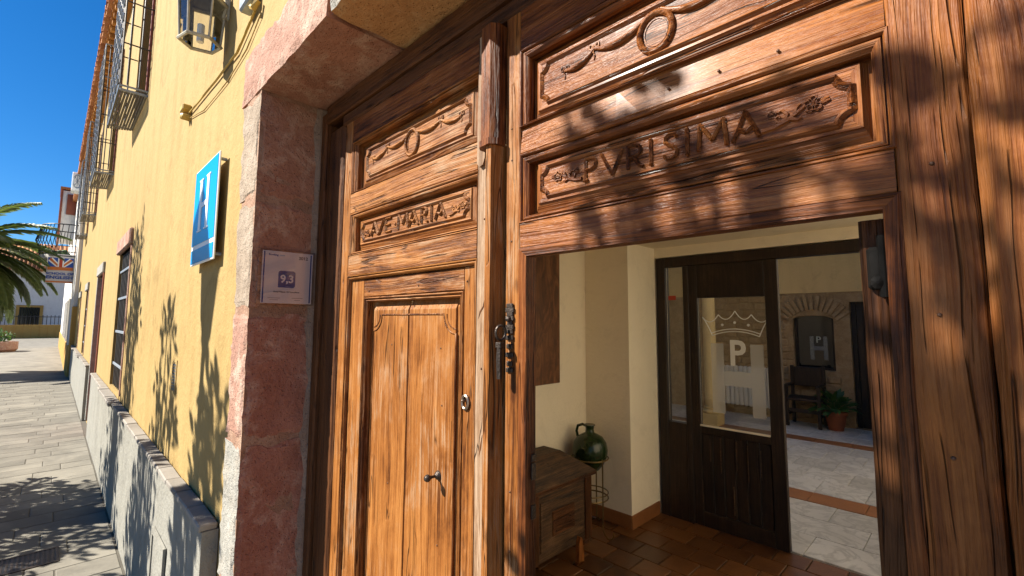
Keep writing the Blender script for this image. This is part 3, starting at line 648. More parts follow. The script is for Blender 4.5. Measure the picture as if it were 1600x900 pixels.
# ------------------------------------------------------------------ door leaf carved AVE MARIA (closed)
L = thing('door_leaf', 'closed wooden door leaf carved with AVE MARIA, beside the stone jamb', 'door', (-1.25, .79, .06))
Zx, Zz = M['org_x'], M['org_z']
MB().beam(-1.70, -1.640, Y0, .806, .08, 2.503, 'z', .004, .0015, seed=10).build('stile', M['org_z'], L)
MB().beam(-.904, -.8655, Y0, .806, .08, 2.503, 'z', .003, .0015, seed=11).build('stile', M['wea_z'], L)
for i, (a, b) in enumerate(((2.413, 2.503), (2.139, 2.214), (1.903, 1.976), (.36, .50), (.08, .20))):
    MB().beam(-1.6395, -.9045, Y0+.0005, .806, a-.003, b+.003, 'x', .004, .0013, seed=12+i).build('rail', M['org_x'] if i else M['red_x'], L)
moulding(-1.6445, -.8995, 2.214, 2.413, -1.607, -.910, 2.222, 2.398, M['org_x'], L)
moulding(-1.6445, -.8995, 1.976, 2.139, -1.607, -.910, 1.990, 2.116, M['org_x'], L)
moulding(-1.6445, -.8995, .50, 1.903, -1.630, -.918, .515, 1.886, M['org_z'], L)
p = field_panel(-1.607, -.910, 2.222, 2.398, -1.548, -.955, 2.262, 2.362, .022, M['org_x'], L)
garland_panel(p, -1.25, 2.352, .28, .155, .255, .786, M['org_x'], (.036, .042))
p = field_panel(-1.607, -.910, 1.990, 2.116, -1.572, -.958, 2.026, 2.090, .018, M['org_x'], L)
for ch, a, b in (('A', -1.497, -1.452), ('V', -1.474, -1.412), ('E', -1.398, -1.363), ('M', -1.320, -1.262), ('A', -1.254, -1.202), ('R', -1.184, -1.15), ('I', -1.131, -1.131), ('A', -1.112, -1.062)):
    letter(ch, a, b, 2.037, .046, .785, .0042, M['org_x'], p)
b = MB().lathe([(.001, -.004), (.005, -.002), (.006, .001)], 6, (-1.34, .786, 2.058), 'y'); b.build('carved_dot', M['org_x'], p)
sprig(p, -1.017, 2.052, 1, .786, M['org_x'], .6); sprig(p, -1.535, 2.052, -1, .786, M['org_x'], .5)
# lower field: an inner frame of boards round a raised field of two planks
bx0, bx1, bz0, bz1 = -1.630, -.918, .515, 1.886; ix0, ix1, iz1, iz0 = -1.515, -.990, 1.803, .62
MB().beam(bx0+.002, ix0-.02, .784, .815, bz0, bz1-.002, 'z', .003, .001, seed=30).build('inner_stile', M['org_z'], L)
MB().beam(ix1+.02, bx1-.002, .784, .815, bz0, bz1-.002, 'z', .003, .001, seed=31).build('inner_stile', M['org_z'], L)
MB().beam(ix0-.0195, ix1+.0195, .7845, .815, iz1+.018, bz1-.002, 'x', .003, .001, seed=32).build('inner_rail', M['org_x'], L)
MB().beam(ix0-.0195, ix1+.0195, .7845, .815, bz0, iz0-.018, 'x', .003, .001, seed=33).build('inner_rail', M['org_x'], L)
def ring2(o, i, prof, mat, parent, name):
    Lr = lambda t, y: (o[0]+(i[0]-o[0])*t, o[1]+(i[1]-o[1])*t, o[2]+(i[2]-o[2])*t, o[3]+(i[3]-o[3])*t, y)
    return MB().rings([Lr(t, y) for t, y in prof], cap=False).build(name, pair(mat), parent, fix=False)
ring2((ix0-.019, ix1+.019, iz0-.017, iz1+.017), (ix0, ix1, iz0, iz1), [(0, .800), (.03, .798), (.05, .783), (.25, .780), (.42, .784), (.46, .794), (.56, .794), (.6, .786), (.78, .7835), (1, .789), (1, .815)], M['org_z'], L, 'inner_moulding')
xs_ = -1.262
for k, (a, b) in enumerate(((ix0+.0005, xs_-.001), (xs_+.001, ix1-.0005))):
    q = MB(); n = 40
    cols = [(a, .811), (a+.030, .804), (a+.032, .799), (b-.003, .7985), (b, .806)] if k == 0 else [(a, .806), (a+.003, .7985), (b-.032, .799), (b-.030, .804), (b, .811)]
    V = []; F = []
    for i in range(n+1):
        zz = iz0+(iz1-iz0)*i/n
        for (xx, yy) in cols:
            e = min(zz-iz0, iz1-zz); V.append((xx+(noise.noise((zz*6, k, 3))*.0012 if xx in (a, b) and abs(xx-xs_) < .01 else 0), max(yy, .811-(.0125/.030)*min(e, .030)), zz))
    for i in range(n):
        for j in range(4): F.append((i*5+j, i*5+j+1, i*5+6+j, i*5+5+j))
    q.add(V, F); q.build('plank', M['org_z'], L, fix=False)
pb = MB(); c = .055; x0_, x1_, z0_, z1_ = ix0+.032, ix1-.032, iz0+.05, iz1-.045
angle_smooth(MB().tube(notched(x0_, x1_, z0_, z1_, c, .7995, 8), .0034, 6, True).build('bead', M['org_z'], L), 60)
for (cx, a0) in ((x0_, 270), (x1_, 180)):
    angle_smooth(MB().tube([(cx+.042*math.cos(math.radians(a0+90*i/6)),   .7995, z1_+.042*math.sin(math.radians(a0+90*i/6))) for i in range(7)], .0028, 5).build('corner_bead', M['org_z'], L), 60)
# astragal between the leaves
A = MB(); n = 8
def halfround(b, x0, x1, yb, yf, z0, z1, n=8, seg=24, seed=1):
    V = []; F = []; xc = (x0+x1)/2; rx = (x1-x0)/2; m_ = n+1
    for k in range(seg+1):
        zz = z0+(z1-z0)*k/seg
        for i in range(n+1):
            a = math.pi*i/n; V.append((xc-rx*math.cos(a)+.0012*noise.noise((zz*8, i, seed)), yb-(yb-yf)*min(1, math.sin(a)*1.1)+.001*noise.noise((zz*11, i+5, seed)), zz))
    for k in range(seg):
        for i in range(n): F.append((k*m_+i, k*m_+i+1, k*m_+m_+i+1, k*m_+m_+i))
    F += [tuple(range(m_)), tuple(seg*m_+i for i in range(m_-1, -1, -1))]
    b.add(V, F)
halfround(A, -.845, -.801, .80, .736, .08, 2.176); A.box(-.865, -.8451, .764, .80, .08, 2.50); ast = angle_smooth(A.build('astragal', M['org_z'], L), 45)
A = MB(); P = [(-.864, .775), (-.864, .748), (-.851, .734), (-.815, .730), (-.800, .748), (-.800, .775)]
A.prism(P, 2.180, 2.488, 'z'); A.prism([(x*1.0-.001*(1 if x < -.83 else -1), y-.004) for x, y in P], 2.172, 2.188, 'z'); A.build('astragal_head', M['red_z'], ast)
A = MB(); A.prism([(-.897, 2.15), (-.893, 2.42), (-.878, 2.43), (-.866, 2.425), (-.866, 2.16), (-.874, 2.142), (-.888, 2.138)], .7615, .7695, 'y'); A.build('worn_patch', M['wea_z'], L)
for (x, z) in ((-.874, 2.0), (-.876, 2.19), (-.88, 1.62), (-1.19, 1.845), (-1.50, 1.84), (-.957, 1.845), (-1.36, 1.66), (-1.09, 1.66), (-1.36, 1.22), (-1.09, 1.12), (-1.08, 1.50)): nail(x, z, L, .769 if x > -.9 else (.783 if z > 1.82 else .798), .0045)
for P in ([(-.893, Y0, 1.745), (-.886, Y0, 1.762), (-.874, Y0, 1.775), (-.868, Y0, 1.80)], [(-.885, Y0, 1.405), (-.879, Y0, 1.43), (-.873, Y0, 1.46)], [(-.783, Y0, 1.47), (-.781, Y0, 1.50)]):
    MB().tube(P, lambda t: .0042*math.sin(math.pi*(.08+.84*t)), 5, flat=.3).build('gouge', M['drk_z'], L)
# keyhole plate and knob
K = MB(); K.tube([(-.954+.013*math.cos(q*math.pi/8), .781, 1.527+.017*math.sin(q*math.pi/8)) for q in range(16)], .0045, 6, True); K.lathe([(.002, -.014), (.003, -.013), (.003, .002)], 8, (-.957, .785, 1.531), 'y'); angle_smooth(K.build('keyhole', M['nickel'], L), 50)
K = MB(); K.lathe([(.001, -.045), (.006, -.044), (.010, -.038), (.010, -.033), (.006, -.027), (.004, -.022), (.004, -.010), (.010, -.006), (.013, .0), (.014, .002)], 14, (-1.09, .798, 1.307), 'y'); angle_smooth(K.build('door_knob', M['iron'], L), 50)

# ------------------------------------------------------------------ door leaf carved PVRISIMA with the open wicket
Rf = thing('door_leaf', 'varnished door leaf carved with PVRISIMA above an open wicket', 'door', (-.4, .79, .06))
MB().beam(-.797, -.747, Y0, .801, .08, 2.503, 'z', .003, .0015, seed=40).build('stile', M['org_z'], Rf)
MB().beam(-.061, .0125, Y0, .801, .08, 2.503, 'z', .004, .002, seed=41).build('stile', M['red_z'], Rf)
for i, (a, b) in enumerate(((2.405, 2.503), (2.141, 2.204), (1.912, 1.968))):
    q = MB().beam(-.7465, -.0615, Y0+.0005, .801, a-.003, b+.003, 'x', .003, .0013, seed=42+i)
    if i == 1: q.v = [(x, y+(z-a)*.10 if y < .785 else y, z) for x, y, z in q.v]      # face leant back to catch the glare of the sun
    q.build('rail', M['var_x'], Rf)
moulding(-.752, -.056, 2.204, 2.405, -.726, -.079, 2.214, 2.378, M['var_x'], Rf)
moulding(-.752, -.056, 1.968, 2.141, -.726, -.079, 1.987, 2.113, M['var_x'], Rf)
ring2((-.752, -.056, -1.0, 1.912), (-.725, -.077, -1.0, 1.890), [(0, Y0+.008), (.05, Y0+.006), (.08, Y0-.001), (.3, Y0-.004), (1, Y0-.002), (1, .801)], M['red_z'], Rf, 'wicket_moulding')
p = field_panel(-.726, -.079, 2.214, 2.378, -.692, -.106, 2.248, 2.346, .020, M['var_x'], Rf)
garland_panel(p, -.400, 2.336, .28, .142, .222, .786, M['var_x'], (.034, .038))
p = field_panel(-.726, -.079, 1.987, 2.113, -.692, -.104, 2.024, 2.096, .018, M['var_x'], Rf)
for ch, a, b in (('P', -.567, -.541), ('V', -.527, -.477), ('R', -.465, -.432), ('I', -.416, -.416), ('S', -.389, -.364), ('I', -.345, -.345), ('M', -.325, -.277), ('A', -.267, -.226)):
    letter(ch, a, b, 2.038, .047, .785, .0036, M['var_x'], p)
sprig(p, -.190, 2.057, 1, .786, M['var_x'], .72); sprig(p, -.607, 2.057, -1, .786, M['var_x'], .66)
for (x, z) in ((-.775, 2.13), (-.775, 1.93), (-.776, 2.21), (-.028, 2.20), (-.026, 1.94), (-.03, 1.75), (-.028, 1.58), (-.37, 2.165), (-.28, 2.163), (-.19, 2.16), (-.776, 1.35), (-.776, 1.22)): nail(x, z, Rf, .7695, .0045)
# iron keepers on the edge of the wicket opening
for (a, b) in ((1.385, 1.42), (1.425, 1.44), (1.30, 1.33)): MB().cbox(-.7255, -.7205, .785, .799, a, b, .001).build('iron_keeper', M['iron'], Rf)
# knocker
Kn = thing('door_knocker', 'forged iron door knocker with pierced back plate and ring', 'knocker', (-.776, .77, 1.69))
bp = MB()
for i, (zz, hw) in enumerate(((1.775, .011), (1.765, .014), (1.755, .010), (1.745, .013), (1.735, .008), (1.725, .013), (1.715, .011), (1.70, .012), (1.68, .010), (1.66, .012), (1.64, .009), (1.625, .011))):
    bp.cbox(-.776-hw, -.776+hw, .764, .7695, zz-.0056, zz+.0056, .0015)
bp.lathe([(.001, -.010), (.006, -.007), (.008, .001)], 8, (-.776, .764, 1.744), 'y'); bp.build('back_plate', M['iron'], Kn)
angle_smooth(MB().tube([(-.785+.004*math.cos(q*math.pi/8), .752+.012*math.cos(q*math.pi/8)-.006, 1.712+.017*math.sin(q*math.pi/8)) for q in range(16)], .0032, 6, True).build('ring', M['iron'], Kn), 60)
bp = MB(); bp.cbox(-.793, -.775, .735, .752, 1.676, 1.69, .002); bp.tube([(-.784, .742, 1.685), (-.785, .741, 1.65), (-.784, .742, 1.606)], lambda t: .0075-.002*abs(t-.6), 6); bp.build('striker', M['iron'], Kn)

# wicket leaf swung inward, edge on
Wk = thing('wicket_door', 'dark wicket door swung inward, showing its edge and iron hinge', 'door', (-.1, .9, .06))
MB().beam(-.110, -.080, .812, .905, .07, 1.885, 'z', .004, .002, seed=50).build('hinge_stile', M['drk_z'], Wk)
MB().beam(-.121, -.084, 1.36, 1.45, .07, 1.885, 'z', .004, .002, seed=51).build('lock_stile', M['drk_z'], Wk)
for a, b in ((.07, .25), (.95, 1.05), (1.77, 1.884)): MB().beam(-.120, -.085, .9055, 1.3595, a, b, 'y', .004, .001, seed=52).build('rail', M['drk_y'], Wk)
for i in range(3): MB().cbox(-.112, -.092, .906+i*.152, 1.056+i*.152, .25, 1.77, .004).build('plank', M['drk_z'], Wk)
h = MB(); h.cbox(-.102, -.078, .800, .8115, 1.785, 1.845, .004); h.tube([(-.082, .803, 1.775), (-.082, .803, 1.86)], .008, 8); h.lathe([(.002, -.006), (.009, -.003), (.011, .001)], 8, (-.09, .800, 1.795), 'y'); h.build('hinge', M['dull'], Wk)

# ------------------------------------------------------------------ things on the facade
sg = thing('hotel_sign', 'light blue enamel sign with a white letter H on the yellow wall', 'sign', (-2.66, .51, 2.26))
MB().cbox(-2.903, -2.42, .498, .506, 2.012, 2.52, .003).build('plate', M['whitepaint'], sg)
MB().box(-2.893, -2.430, .4955, .4978, 2.115, 2.510).build('blue_field', M['blue'], sg); MB().box(-2.893, -2.430, .4955, .4978, 2.022, 2.092).build('blue_band', M['blue'], sg)
hh = MB()
for x in (-2.735, -2.590):
    hh.box(x-.022, x+.022, .4925, .4954, 2.185, 2.44); hh.box(x-.042, x+.042, .4925, .4954, 2.178, 2.1848); hh.box(x-.042, x+.042, .4925, .4954, 2.4402, 2.447)
hh.box(-2.7128, -2.6122, .4925, .4954, 2.298, 2.322); hh.build('letter', M['whitepaint'], sg)
for x in (-2.87, -2.45):
    for z in (2.04, 2.49): MB().tube([(x, .506, z), (x, WY+.01, z)], .008, 6).build('spacer', M['steel'], sg)

pl = thing('award_plaque', 'acrylic award plaque reading 9,3 and 2012 on the stone jamb', 'plaque', (-1.9, .64, 1.89))
py0, py1, pz0, pz1 = .537, .748, 1.797, 2.011; X = -1.904
MB().box(X, X+.0015, py0+.016, py1-.006, pz0+.005, pz1-.006).build('certificate', M['paper'], pl)
MB().cbox(X+.002, X+.005, py0, py1, pz0, pz1, .001).build('acrylic_cover', glass('clear_acrylic', (.97, .96, .96)), pl)
for (a, b) in ((py0+.020, py0+.025), (py1-.016, py1-.011)): MB().box(X+.0016, X+.0019, a, b, pz0+.008, pz1-.010).build('border_stripe', M['navy'], pl)
def jamb_text(body, size, y, z, mat, bold=0., sx=1.): return put('lettering', text_mesh(body, size, .0002, 'CENTER', bold, sx), mat, pl, (X+.0020, y, z), (math.pi/2, 0, math.pi/2))
yc = (py0+py1)/2+.003
q = []; r_ = .010
for (cx, cz, a0) in ((yc+.031-r_, 1.930-r_, 0), (yc-.033+r_, 1.930-r_, 90)):
    for i in range(6): a = math.radians(a0+90*i/5); q.append((cx+r_*math.cos(a), cz+r_*math.sin(a)))
q += [(yc-.033, 1.864)]
for i in range(6): a = math.radians(270+90*i/5); q.append((yc+.031-r_+r_*math.cos(a), 1.864+r_+r_*math.sin(a)))
MB().prism(q, X+.0016, X+.0019, 'x').build('score_badge', M['navy'], pl)
o = jamb_text('9,3', .042, yc, 1.897, M['paper'], .0012); o.location.x += .0002
jamb_text('2012', .017, py1-.044, 1.984, M['ink'], .0004, 1.05); jamb_text('Booking', .0105, py0+.055, 1.990, M['navy'], .0003); jamb_text('.com', .0105, py0+.086, 1.990, M['blue'])
jamb_text('Hotel Palacio del Intendente', .0085, yc, 1.847, M['ink'], .0002)
for (a, z, wd_) in ((-.045, 1.822, .045), (-.045, 1.815, .03), (.042, 1.823, .042), (.042, 1.815, .022)): MB().box(X+.0016, X+.0018, yc+a-wd_/2, yc+a+wd_/2, z, z+.0012).build('signature_line', M['ink'], pl)

ln = thing('wall_lantern', 'green brown metal wall lantern with clear panes on the yellow wall', 'lantern', (-2.62, .43, 3.05))
lx, ly = -2.625, .425; brz = plain('verdigris_bronze', (.42, .39, .30), .5, .3, 20, .0)
def hexp(r, z, k): a = math.pi/3*k+.25; return Vector((lx+r*math.cos(a), ly+r*math.sin(a), z))
zb, zt_, rb, rt_ = 3.105, 3.315, .084, .098
for k in range(6):
    MB().tube([hexp(rb, zb, k), hexp(rt_, zt_, k)], .0055, 5).build('corner_bar', brz, ln)
    g_ = MB(); g_.add([hexp(rb-.002, zb, k), hexp(rb-.002, zb, k+1), hexp(rt_-.002, zt_, k+1), hexp(rt_-.002, zt_, k)], [(0, 1, 2, 3)]); g_.build('pane', M['glass'], ln, fix=False)
MB().tube([hexp(rb+.004, zb-.003, k) for k in range(6)], .009, 6, True).build('bottom_rim', brz, ln); MB().tube([hexp(rt_+.008, zt_+.004, k) for k in range(6)], .011, 6, True).build('top_rim', brz, ln)
V = [hexp(rt_+.02, zt_+.01, k) for k in range(6)]+[hexp(.05, zt_+.075, k) for k in range(6)]+[hexp(.03, zt_+.09, k) for k in range(6)]+[hexp(.02, zt_+.13, k) for k in range(6)]
MB().add(V, [(r*6+k, r*6+(k+1) % 6, r*6+6+(k+1) % 6, r*6+6+k) for r in range(3) for k in range(6)]+[tuple(range(18, 24))]).build('roof', brz, ln)
MB().tube([(lx, ly, zb), (lx, ly, zb+.09)], .016, 8).build('bulb', M['whitepaint'], ln)
a = MB(); a.tube([(lx, ly, zt_+.13), (lx, ly+.01, zt_+.17), (lx+.02, WY-.03, zt_+.12), (lx+.03, WY-.01, zt_+.02), (lx+.03, WY-.025, zt_-.06)], .009, 6); a.cbox(lx+.02, lx+.04, WY-.010, WY+.002, zt_-.06, zt_+.10, .003); a.build('bracket', brz, ln)

def wire(name, label, pts, r, mat):
    P = []
    for i in range(len(pts)-1):
        for k in range(8):
            t = k/8; p_ = Vector(pts[i]).lerp(Vector(pts[i+1]), t); P.append(p_+Vector((noise.noise(p_*6)*.003, 0, noise.noise(p_*5+Vector((3, 1, 7)))*.003)))
    P.append(Vector(pts[-1])); o = angle_smooth(MB().tube(P, r, 6).build(name, mat), 60); tag(o, label, 'cable'); return o
wire('cable', 'thick yellow cable running up the wall to the junction box', [(-3.42, WY-.012, 3.03), (-2.75, WY-.010, 2.99), (-2.35, WY-.010, 2.975), (-2.17, WY-.010, 3.03), (-2.09, WY-.012, 3.05)], .0055, M['plastic'])
wire('cable', 'thin painted cable looping beneath the thick yellow one', [(-3.42, WY-.008, 3.0), (-3.0, WY-.007, 2.915), (-2.5, WY-.007, 2.90), (-2.2, WY-.007, 2.93), (-2.02, WY-.008, 3.0)], .0028, M['yellow'])
sn = thing('wall_sensor', 'small tan plastic fitting at the far end of the cables', 'fitting', (-3.45, .5, 3.05))
MB().cbox(-3.50, -3.41, WY-.05, WY, 3.045, 3.085, .006).build('cover', M['plastic'], sn); K = MB(); K.lathe([(.012, -.05), (.02, -.045), (.022, 0)], 10, (-3.47, WY, 3.02), 'y'); K.lathe([(.012, -.05), (.018, -.045), (.02, 0)], 10, (-3.42, WY, 3.005), 'y'); K.build('eye', M['plastic'], sn)
jbx = thing('junction_box', 'grey junction box at the top of the yellow wall above the lintel', 'box', (-2.13, .5, 3.1))
MB().cbox(-2.19, -2.06, WY-.05, WY, 3.075, 3.18, .008).build('cover', M['steel'], jbx); MB().tube([(-2.07, WY-.03, 3.05), (-2.04, WY-.03, 3.03), (-2.02, WY-.02, 3.06)], .012, 6).build('gland', M['plastic'], jbx)
vt = thing('wall_vent', 'small louvred vent low on the yellow wall', 'vent', (-3.35, .53, 1.4))
MB().rings([(-3.42, -3.28, 1.305, 1.50, WY), (-3.42, -3.28, 1.305, 1.50, WY-.004), (-3.405, -3.295, 1.32, 1.485, WY-.004), (-3.405, -3.295, 1.32, 1.485, WY-.001)], cap=True).build('frame', M['yellow'], vt, fix=False)
sl_ = MB().add([(-.055, -.005, 0), (.055, -.005, 0), (.055, -.0015, .010), (-.055, -.0015, .010)], [(0, 1, 2, 3)]).mesh('slat', fix=False)
for i in range(9): put('slat', sl_, M['bars'], vt, (-3.35, WY, 1.325+i*.0175))
mh = thing('meter_hatch', 'small framed metal hatch low on the grey plinth', 'hatch', (-3.0, .47, .25))
MB().rings([(-3.22, -2.86, .05, .62, .474), (-3.22, -2.86, .05, .62, .462), (-3.19, -2.89, .08, .59, .462), (-3.19, -2.89, .08, .59, .468)], cap=True).build('cover', M['dado'], mh, fix=False)
gt = thing('floor_grate', 'dark iron drain grate set in the pavement', 'grate', (-4.9, -.05, 0))
MB().rings([(0, 0, 0, 0, 0)], cap=False)
b = MB()
for (a0, a1, c0, c1) in ((-5.06, -5.035, -.34, .16), (-4.78, -4.755, -.34, .16), (-5.035, -4.78, .14, .16), (-5.035, -4.78, -.34, -.32)): b.cbox(a0, a1, c0, c1, -.02, .006, .002)
b.build('frame', M['iron'], gt)
gb = MB().cbox(-.127, .127, -.006, .006, -.012, .0045, .001).mesh('grate_bar')
for i in range(18): put('grate_bar', gb, M['iron'], gt, (-4.9075, .125-i*.0255, 0))
MB().box(-5.05, -4.77, -.33, .15, .0022, .0026).build('grate_bed', M['black'], gt)

# ------------------------------------------------------------------ hall: inner glazed door, chest, jug, picture
fd = thing('inner_door_frame', 'dark timber frame with narrow sidelight at the back of the hall', 'door frame', (-1.95, 4.0, .03))
D_ = M['inner']
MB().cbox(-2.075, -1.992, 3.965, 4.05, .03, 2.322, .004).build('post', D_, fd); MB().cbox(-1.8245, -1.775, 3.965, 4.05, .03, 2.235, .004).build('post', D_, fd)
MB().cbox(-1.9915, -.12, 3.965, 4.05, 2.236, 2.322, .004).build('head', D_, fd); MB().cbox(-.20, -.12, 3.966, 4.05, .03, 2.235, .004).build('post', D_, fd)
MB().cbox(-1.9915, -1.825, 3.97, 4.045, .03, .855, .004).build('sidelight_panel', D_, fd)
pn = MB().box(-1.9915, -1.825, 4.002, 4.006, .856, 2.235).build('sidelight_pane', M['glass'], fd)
MB().box(-1.975, -1.905, 3.9995, 4.0018, 1.935, 1.975).build('red_sticker', M['red'], pn)
gd = thing('glazed_door', 'dark wooden hall door with a crown and monogram etched on its glass', 'door', (-1.42, 4.0, .05))
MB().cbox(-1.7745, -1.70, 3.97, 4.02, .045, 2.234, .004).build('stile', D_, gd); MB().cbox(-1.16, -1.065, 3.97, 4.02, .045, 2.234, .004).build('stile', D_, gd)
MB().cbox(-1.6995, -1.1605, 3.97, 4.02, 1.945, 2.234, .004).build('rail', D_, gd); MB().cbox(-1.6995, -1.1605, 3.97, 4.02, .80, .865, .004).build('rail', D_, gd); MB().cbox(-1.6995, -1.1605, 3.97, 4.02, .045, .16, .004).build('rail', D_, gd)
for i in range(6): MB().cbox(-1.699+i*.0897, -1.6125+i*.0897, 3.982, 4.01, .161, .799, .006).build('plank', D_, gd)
for (x, z0, z1) in ((-1.63, .58, .76), (-1.545, .5, .78), (-1.42, .55, .78), (-1.335, .48, .78), (-1.24, .52, .74), (-1.70, .22, .42), (-1.45, .2, .42), (-1.72, 1.3, 1.6), (-1.72, .9, 1.2)): MB().box(x-.002, x+.002, 3.9685, 3.9698 if x < -1.69 else 3.983, z0, z1).build('inlay_line', M['chest'], gd)
MB().cbox(-1.70, -1.16, 3.955, 3.9695, .862, .876, .002).build('glazing_bead', M['cream'], gd)
gp = MB().box(-1.6995, -1.1605, 3.992, 3.996, .866, 1.944).build('pane', M['glass'], gd)
gy = 3.9915
h_ = MB()     # the H-shaped ground behind the P
for (a, b, c, d) in ((-1.60, -1.497, .985, 1.56), (-1.288, -1.19, .985, 1.56), (-1.4965, -1.2885, 1.215, 1.335)): h_.box(a, b, gy-.0012, gy, c, d)
h_.build('logo_letter', M['etch'], gp)
put('logo_letter', text_mesh('P', .29, .0006, 'CENTER', .006, .9), M['etchline'], gp, (-1.39, gy-.001, 1.475), (math.pi/2, 0, 0))
cr = MB(); cp_ = []
tips = [(-1.665, 1.78), (-1.53, 1.80), (-1.395, 1.83), (-1.27, 1.80), (-1.155+.02, 1.78)]; val = [(-1.595, 1.745), (-1.46, 1.755), (-1.335, 1.755), (-1.205, 1.745)]
def q3(a, c, b, n=8): return [((1-t)**2*a[0]+2*t*(1-t)*c[0]+t*t*b[0], gy-.001, (1-t)**2*a[1]+2*t*(1-t)*c[1]+t*t*b[1]) for t in [i/n for i in range(n+1)]]
for i in range(4):
    c = ((tips[i][0]+tips[i+1][0])/2, min(tips[i][1], tips[i+1][1])-.09); cr.tube(q3(tips[i], c, tips[i+1]), .0042, 4)
bl, br = (-1.585, 1.625), (-1.215, 1.625)
cr.tube(q3(tips[0], (-1.62, 1.72), bl), .0042, 4); cr.tube(q3(tips[4], (-1.18, 1.72), br), .0042, 4); cr.tube(q3(bl, (-1.40, 1.70), br), .0042, 4); cr.tube(q3((bl[0]-.006, bl[1]+.02), (-1.40, 1.72), (br[0]+.006, br[1]+.02)), .0042, 4)
for (x, z) in ((-1.50, 1.715), (-1.40, 1.735), (-1.295, 1.715)): cr.lathe([(.011, -.001), (.011, .001)], 10, (x, gy-.001, z), 'y')
cr.build('etched_crown', M['etchline'], gp)
# chest along the left wall
ch = thing('wooden_chest', 'old carved wooden chest with sloping lid against the hall wall', 'chest', (-2.35, 2.6, .04))
MB().cbox(-2.52, -2.185, 1.75, 3.06, .09, .555, .008).build('body', M['chest'], ch)
for (a, b) in ((1.77, 1.85), (2.36, 2.44), (2.97, 3.05)): MB().cbox(-2.1845, -2.172, a, b, .095, .55, .004).build('batten', M['drk_z'], ch)
for (a, b) in ((1.87, 2.34), (2.46, 2.95)): MB().rings([(0, 0, 0, 0, 0)], cap=False); MB().cbox(-2.1845, -2.176, a, b, .16, .49, .012).build('carved_panel', M['chest'], ch); MB().cbox(-2.1755, -2.170, a+.12, b-.12, .24, .41, .012).build('carved_panel', M['drk_y'], ch)
lid = MB(); V = [(-2.525, 1.72, .556), (-2.16, 1.72, .556), (-2.16, 3.09, .556), (-2.525, 3.09, .556), (-2.525, 1.72, .585), (-2.16, 1.72, .585), (-2.16, 3.09, .585), (-2.525, 3.09, .585), (-2.50, 1.90, .745), (-2.33, 1.90, .745), (-2.33, 2.86, .745), (-2.50, 2.86, .745)]
lid.add(V, [(0, 3, 2, 1), (0, 1, 5, 4), (1, 2, 6, 5), (2, 3, 7, 6), (3, 0, 4, 7), (4, 5, 9, 8), (5, 6, 10, 9), (6, 7, 11, 10), (7, 4, 8, 11), (8, 9, 10, 11)]).build('lid', M['chest'], ch)
MB().cbox(-2.17, -2.155, 1.72, 3.09, .558, .582, .004).build('lid_edge', M['drk_y'], ch)
for y in (1.8, 2.98): MB().cbox(-2.5, -2.2, y, y+.07, .04, .0895, .006).build('foot', M['drk_y'], ch)
ft = MB(); ft.prism([(2.72, .04), (2.78, .04), (2.785, .10), (2.775, .17), (2.765, .215), (2.745, .225), (2.73, .19), (2.725, .12)], -2.085, -2.055, 'x')
bs = thing('sunlit_chest_foot', 'small curved foot of the chest, its sunlight put into the orange wood', 'wooden piece', (-2.07, 2.75, .04)); ft.build('board', M['red_z'], bs); MB().cbox(-2.085, -2.055, 2.715, 2.79, .0402, .06, .003).build('base', M['red_y'], bs)  # chest foot in brighter wood, standing in for a spot of sun
pp = thing('paper_stack', 'pale folded leaflets lying on the chest lid', 'papers', (-2.4, 2.48, .745))
MB().cbox(-2.48, -2.35, 2.40, 2.56, .746, .753, .001).build('leaflet', M['paper'], pp); MB().cbox(-2.47, -2.36, 2.42, 2.55, .7535, .761, .001).build('leaflet', plain('pink_leaflet', (.5, .3, .28), .6), pp)
jx, jy = -2.33, 3.25
jg = thing('clay_jug', 'round dark green glazed jug resting in its metal stand', 'jug', (jx, jy, .49))
K = MB(); K.lathe([(.04, .50), (.075, .52), (.115, .57), (.14, .63), (.146, .68), (.135, .735), (.105, .78), (.06, .805), (.038, .815), (.034, .84), (.038, .868), (.046, .874), (.044, .88), (.03, .878)], 28, (jx, jy, 0)); K.v = [(x, y, z) for x, y, z in K.v]; angle_smooth(K.build('body', M['jug'], jg), 70)
angle_smooth(MB().tube([(jx-.03, jy, .862), (jx-.07, jy-.005, .872), (jx-.115, jy-.01, .855), (jx-.13, jy-.01, .81), (jx-.118, jy-.01, .765)], .012, 8).build('handle', M['jug'], jg), 70)
stn = thing('jug_stand', 'thin metal three-legged stand holding the green jug', 'stand', (jx, jy, .04))
for z, r in ((.615, .15), (.30, .145)): MB().tube([(jx+r*math.cos(q*math.pi/12), jy+r*math.sin(q*math.pi/12), z) for q in range(24)], .006, 6, True).build('ring', M['brass'], stn); 
MB().tube([(jx+.145*math.cos(q*math.pi/12), jy+.145*math.sin(q*math.pi/12), .34) for q in range(24)], .005, 6, True).build('ring', M['brass'], stn)
for a in (-.25, 1.85, 3.95):
    c_, s_ = math.cos(a), math.sin(a); P = [(jx+c_*.152, jy+s_*.152, .63), (jx+c_*.152, jy+s_*.152, .12)]+[(jx+c_*(.152+.06-.06*math.cos(t)), jy+s_*(.152+.06-.06*math.cos(t)), .105-.06*math.sin(t)) for t in (.3, .8, 1.3, 1.8, 2.3, 2.8, 3.3)]
    MB().tube(P, .006, 6).build('leg', M['brass'], stn)
pc = thing('wall_picture', 'tall dark painted wooden panel hanging on the hall wall', 'picture', (-2.53, 2.85, 1.8))
t = MT('dark_painted_panel'); n_ = t.noise(t.pos((1, 3, 1)), 4, 5, .6, 1.2); t.set(col=t.ramp(n_, [(.3, (.05, .016, .006)), (.5, (.12, .045, .015)), (.66, (.22, .09, .03))]), rough=.5)
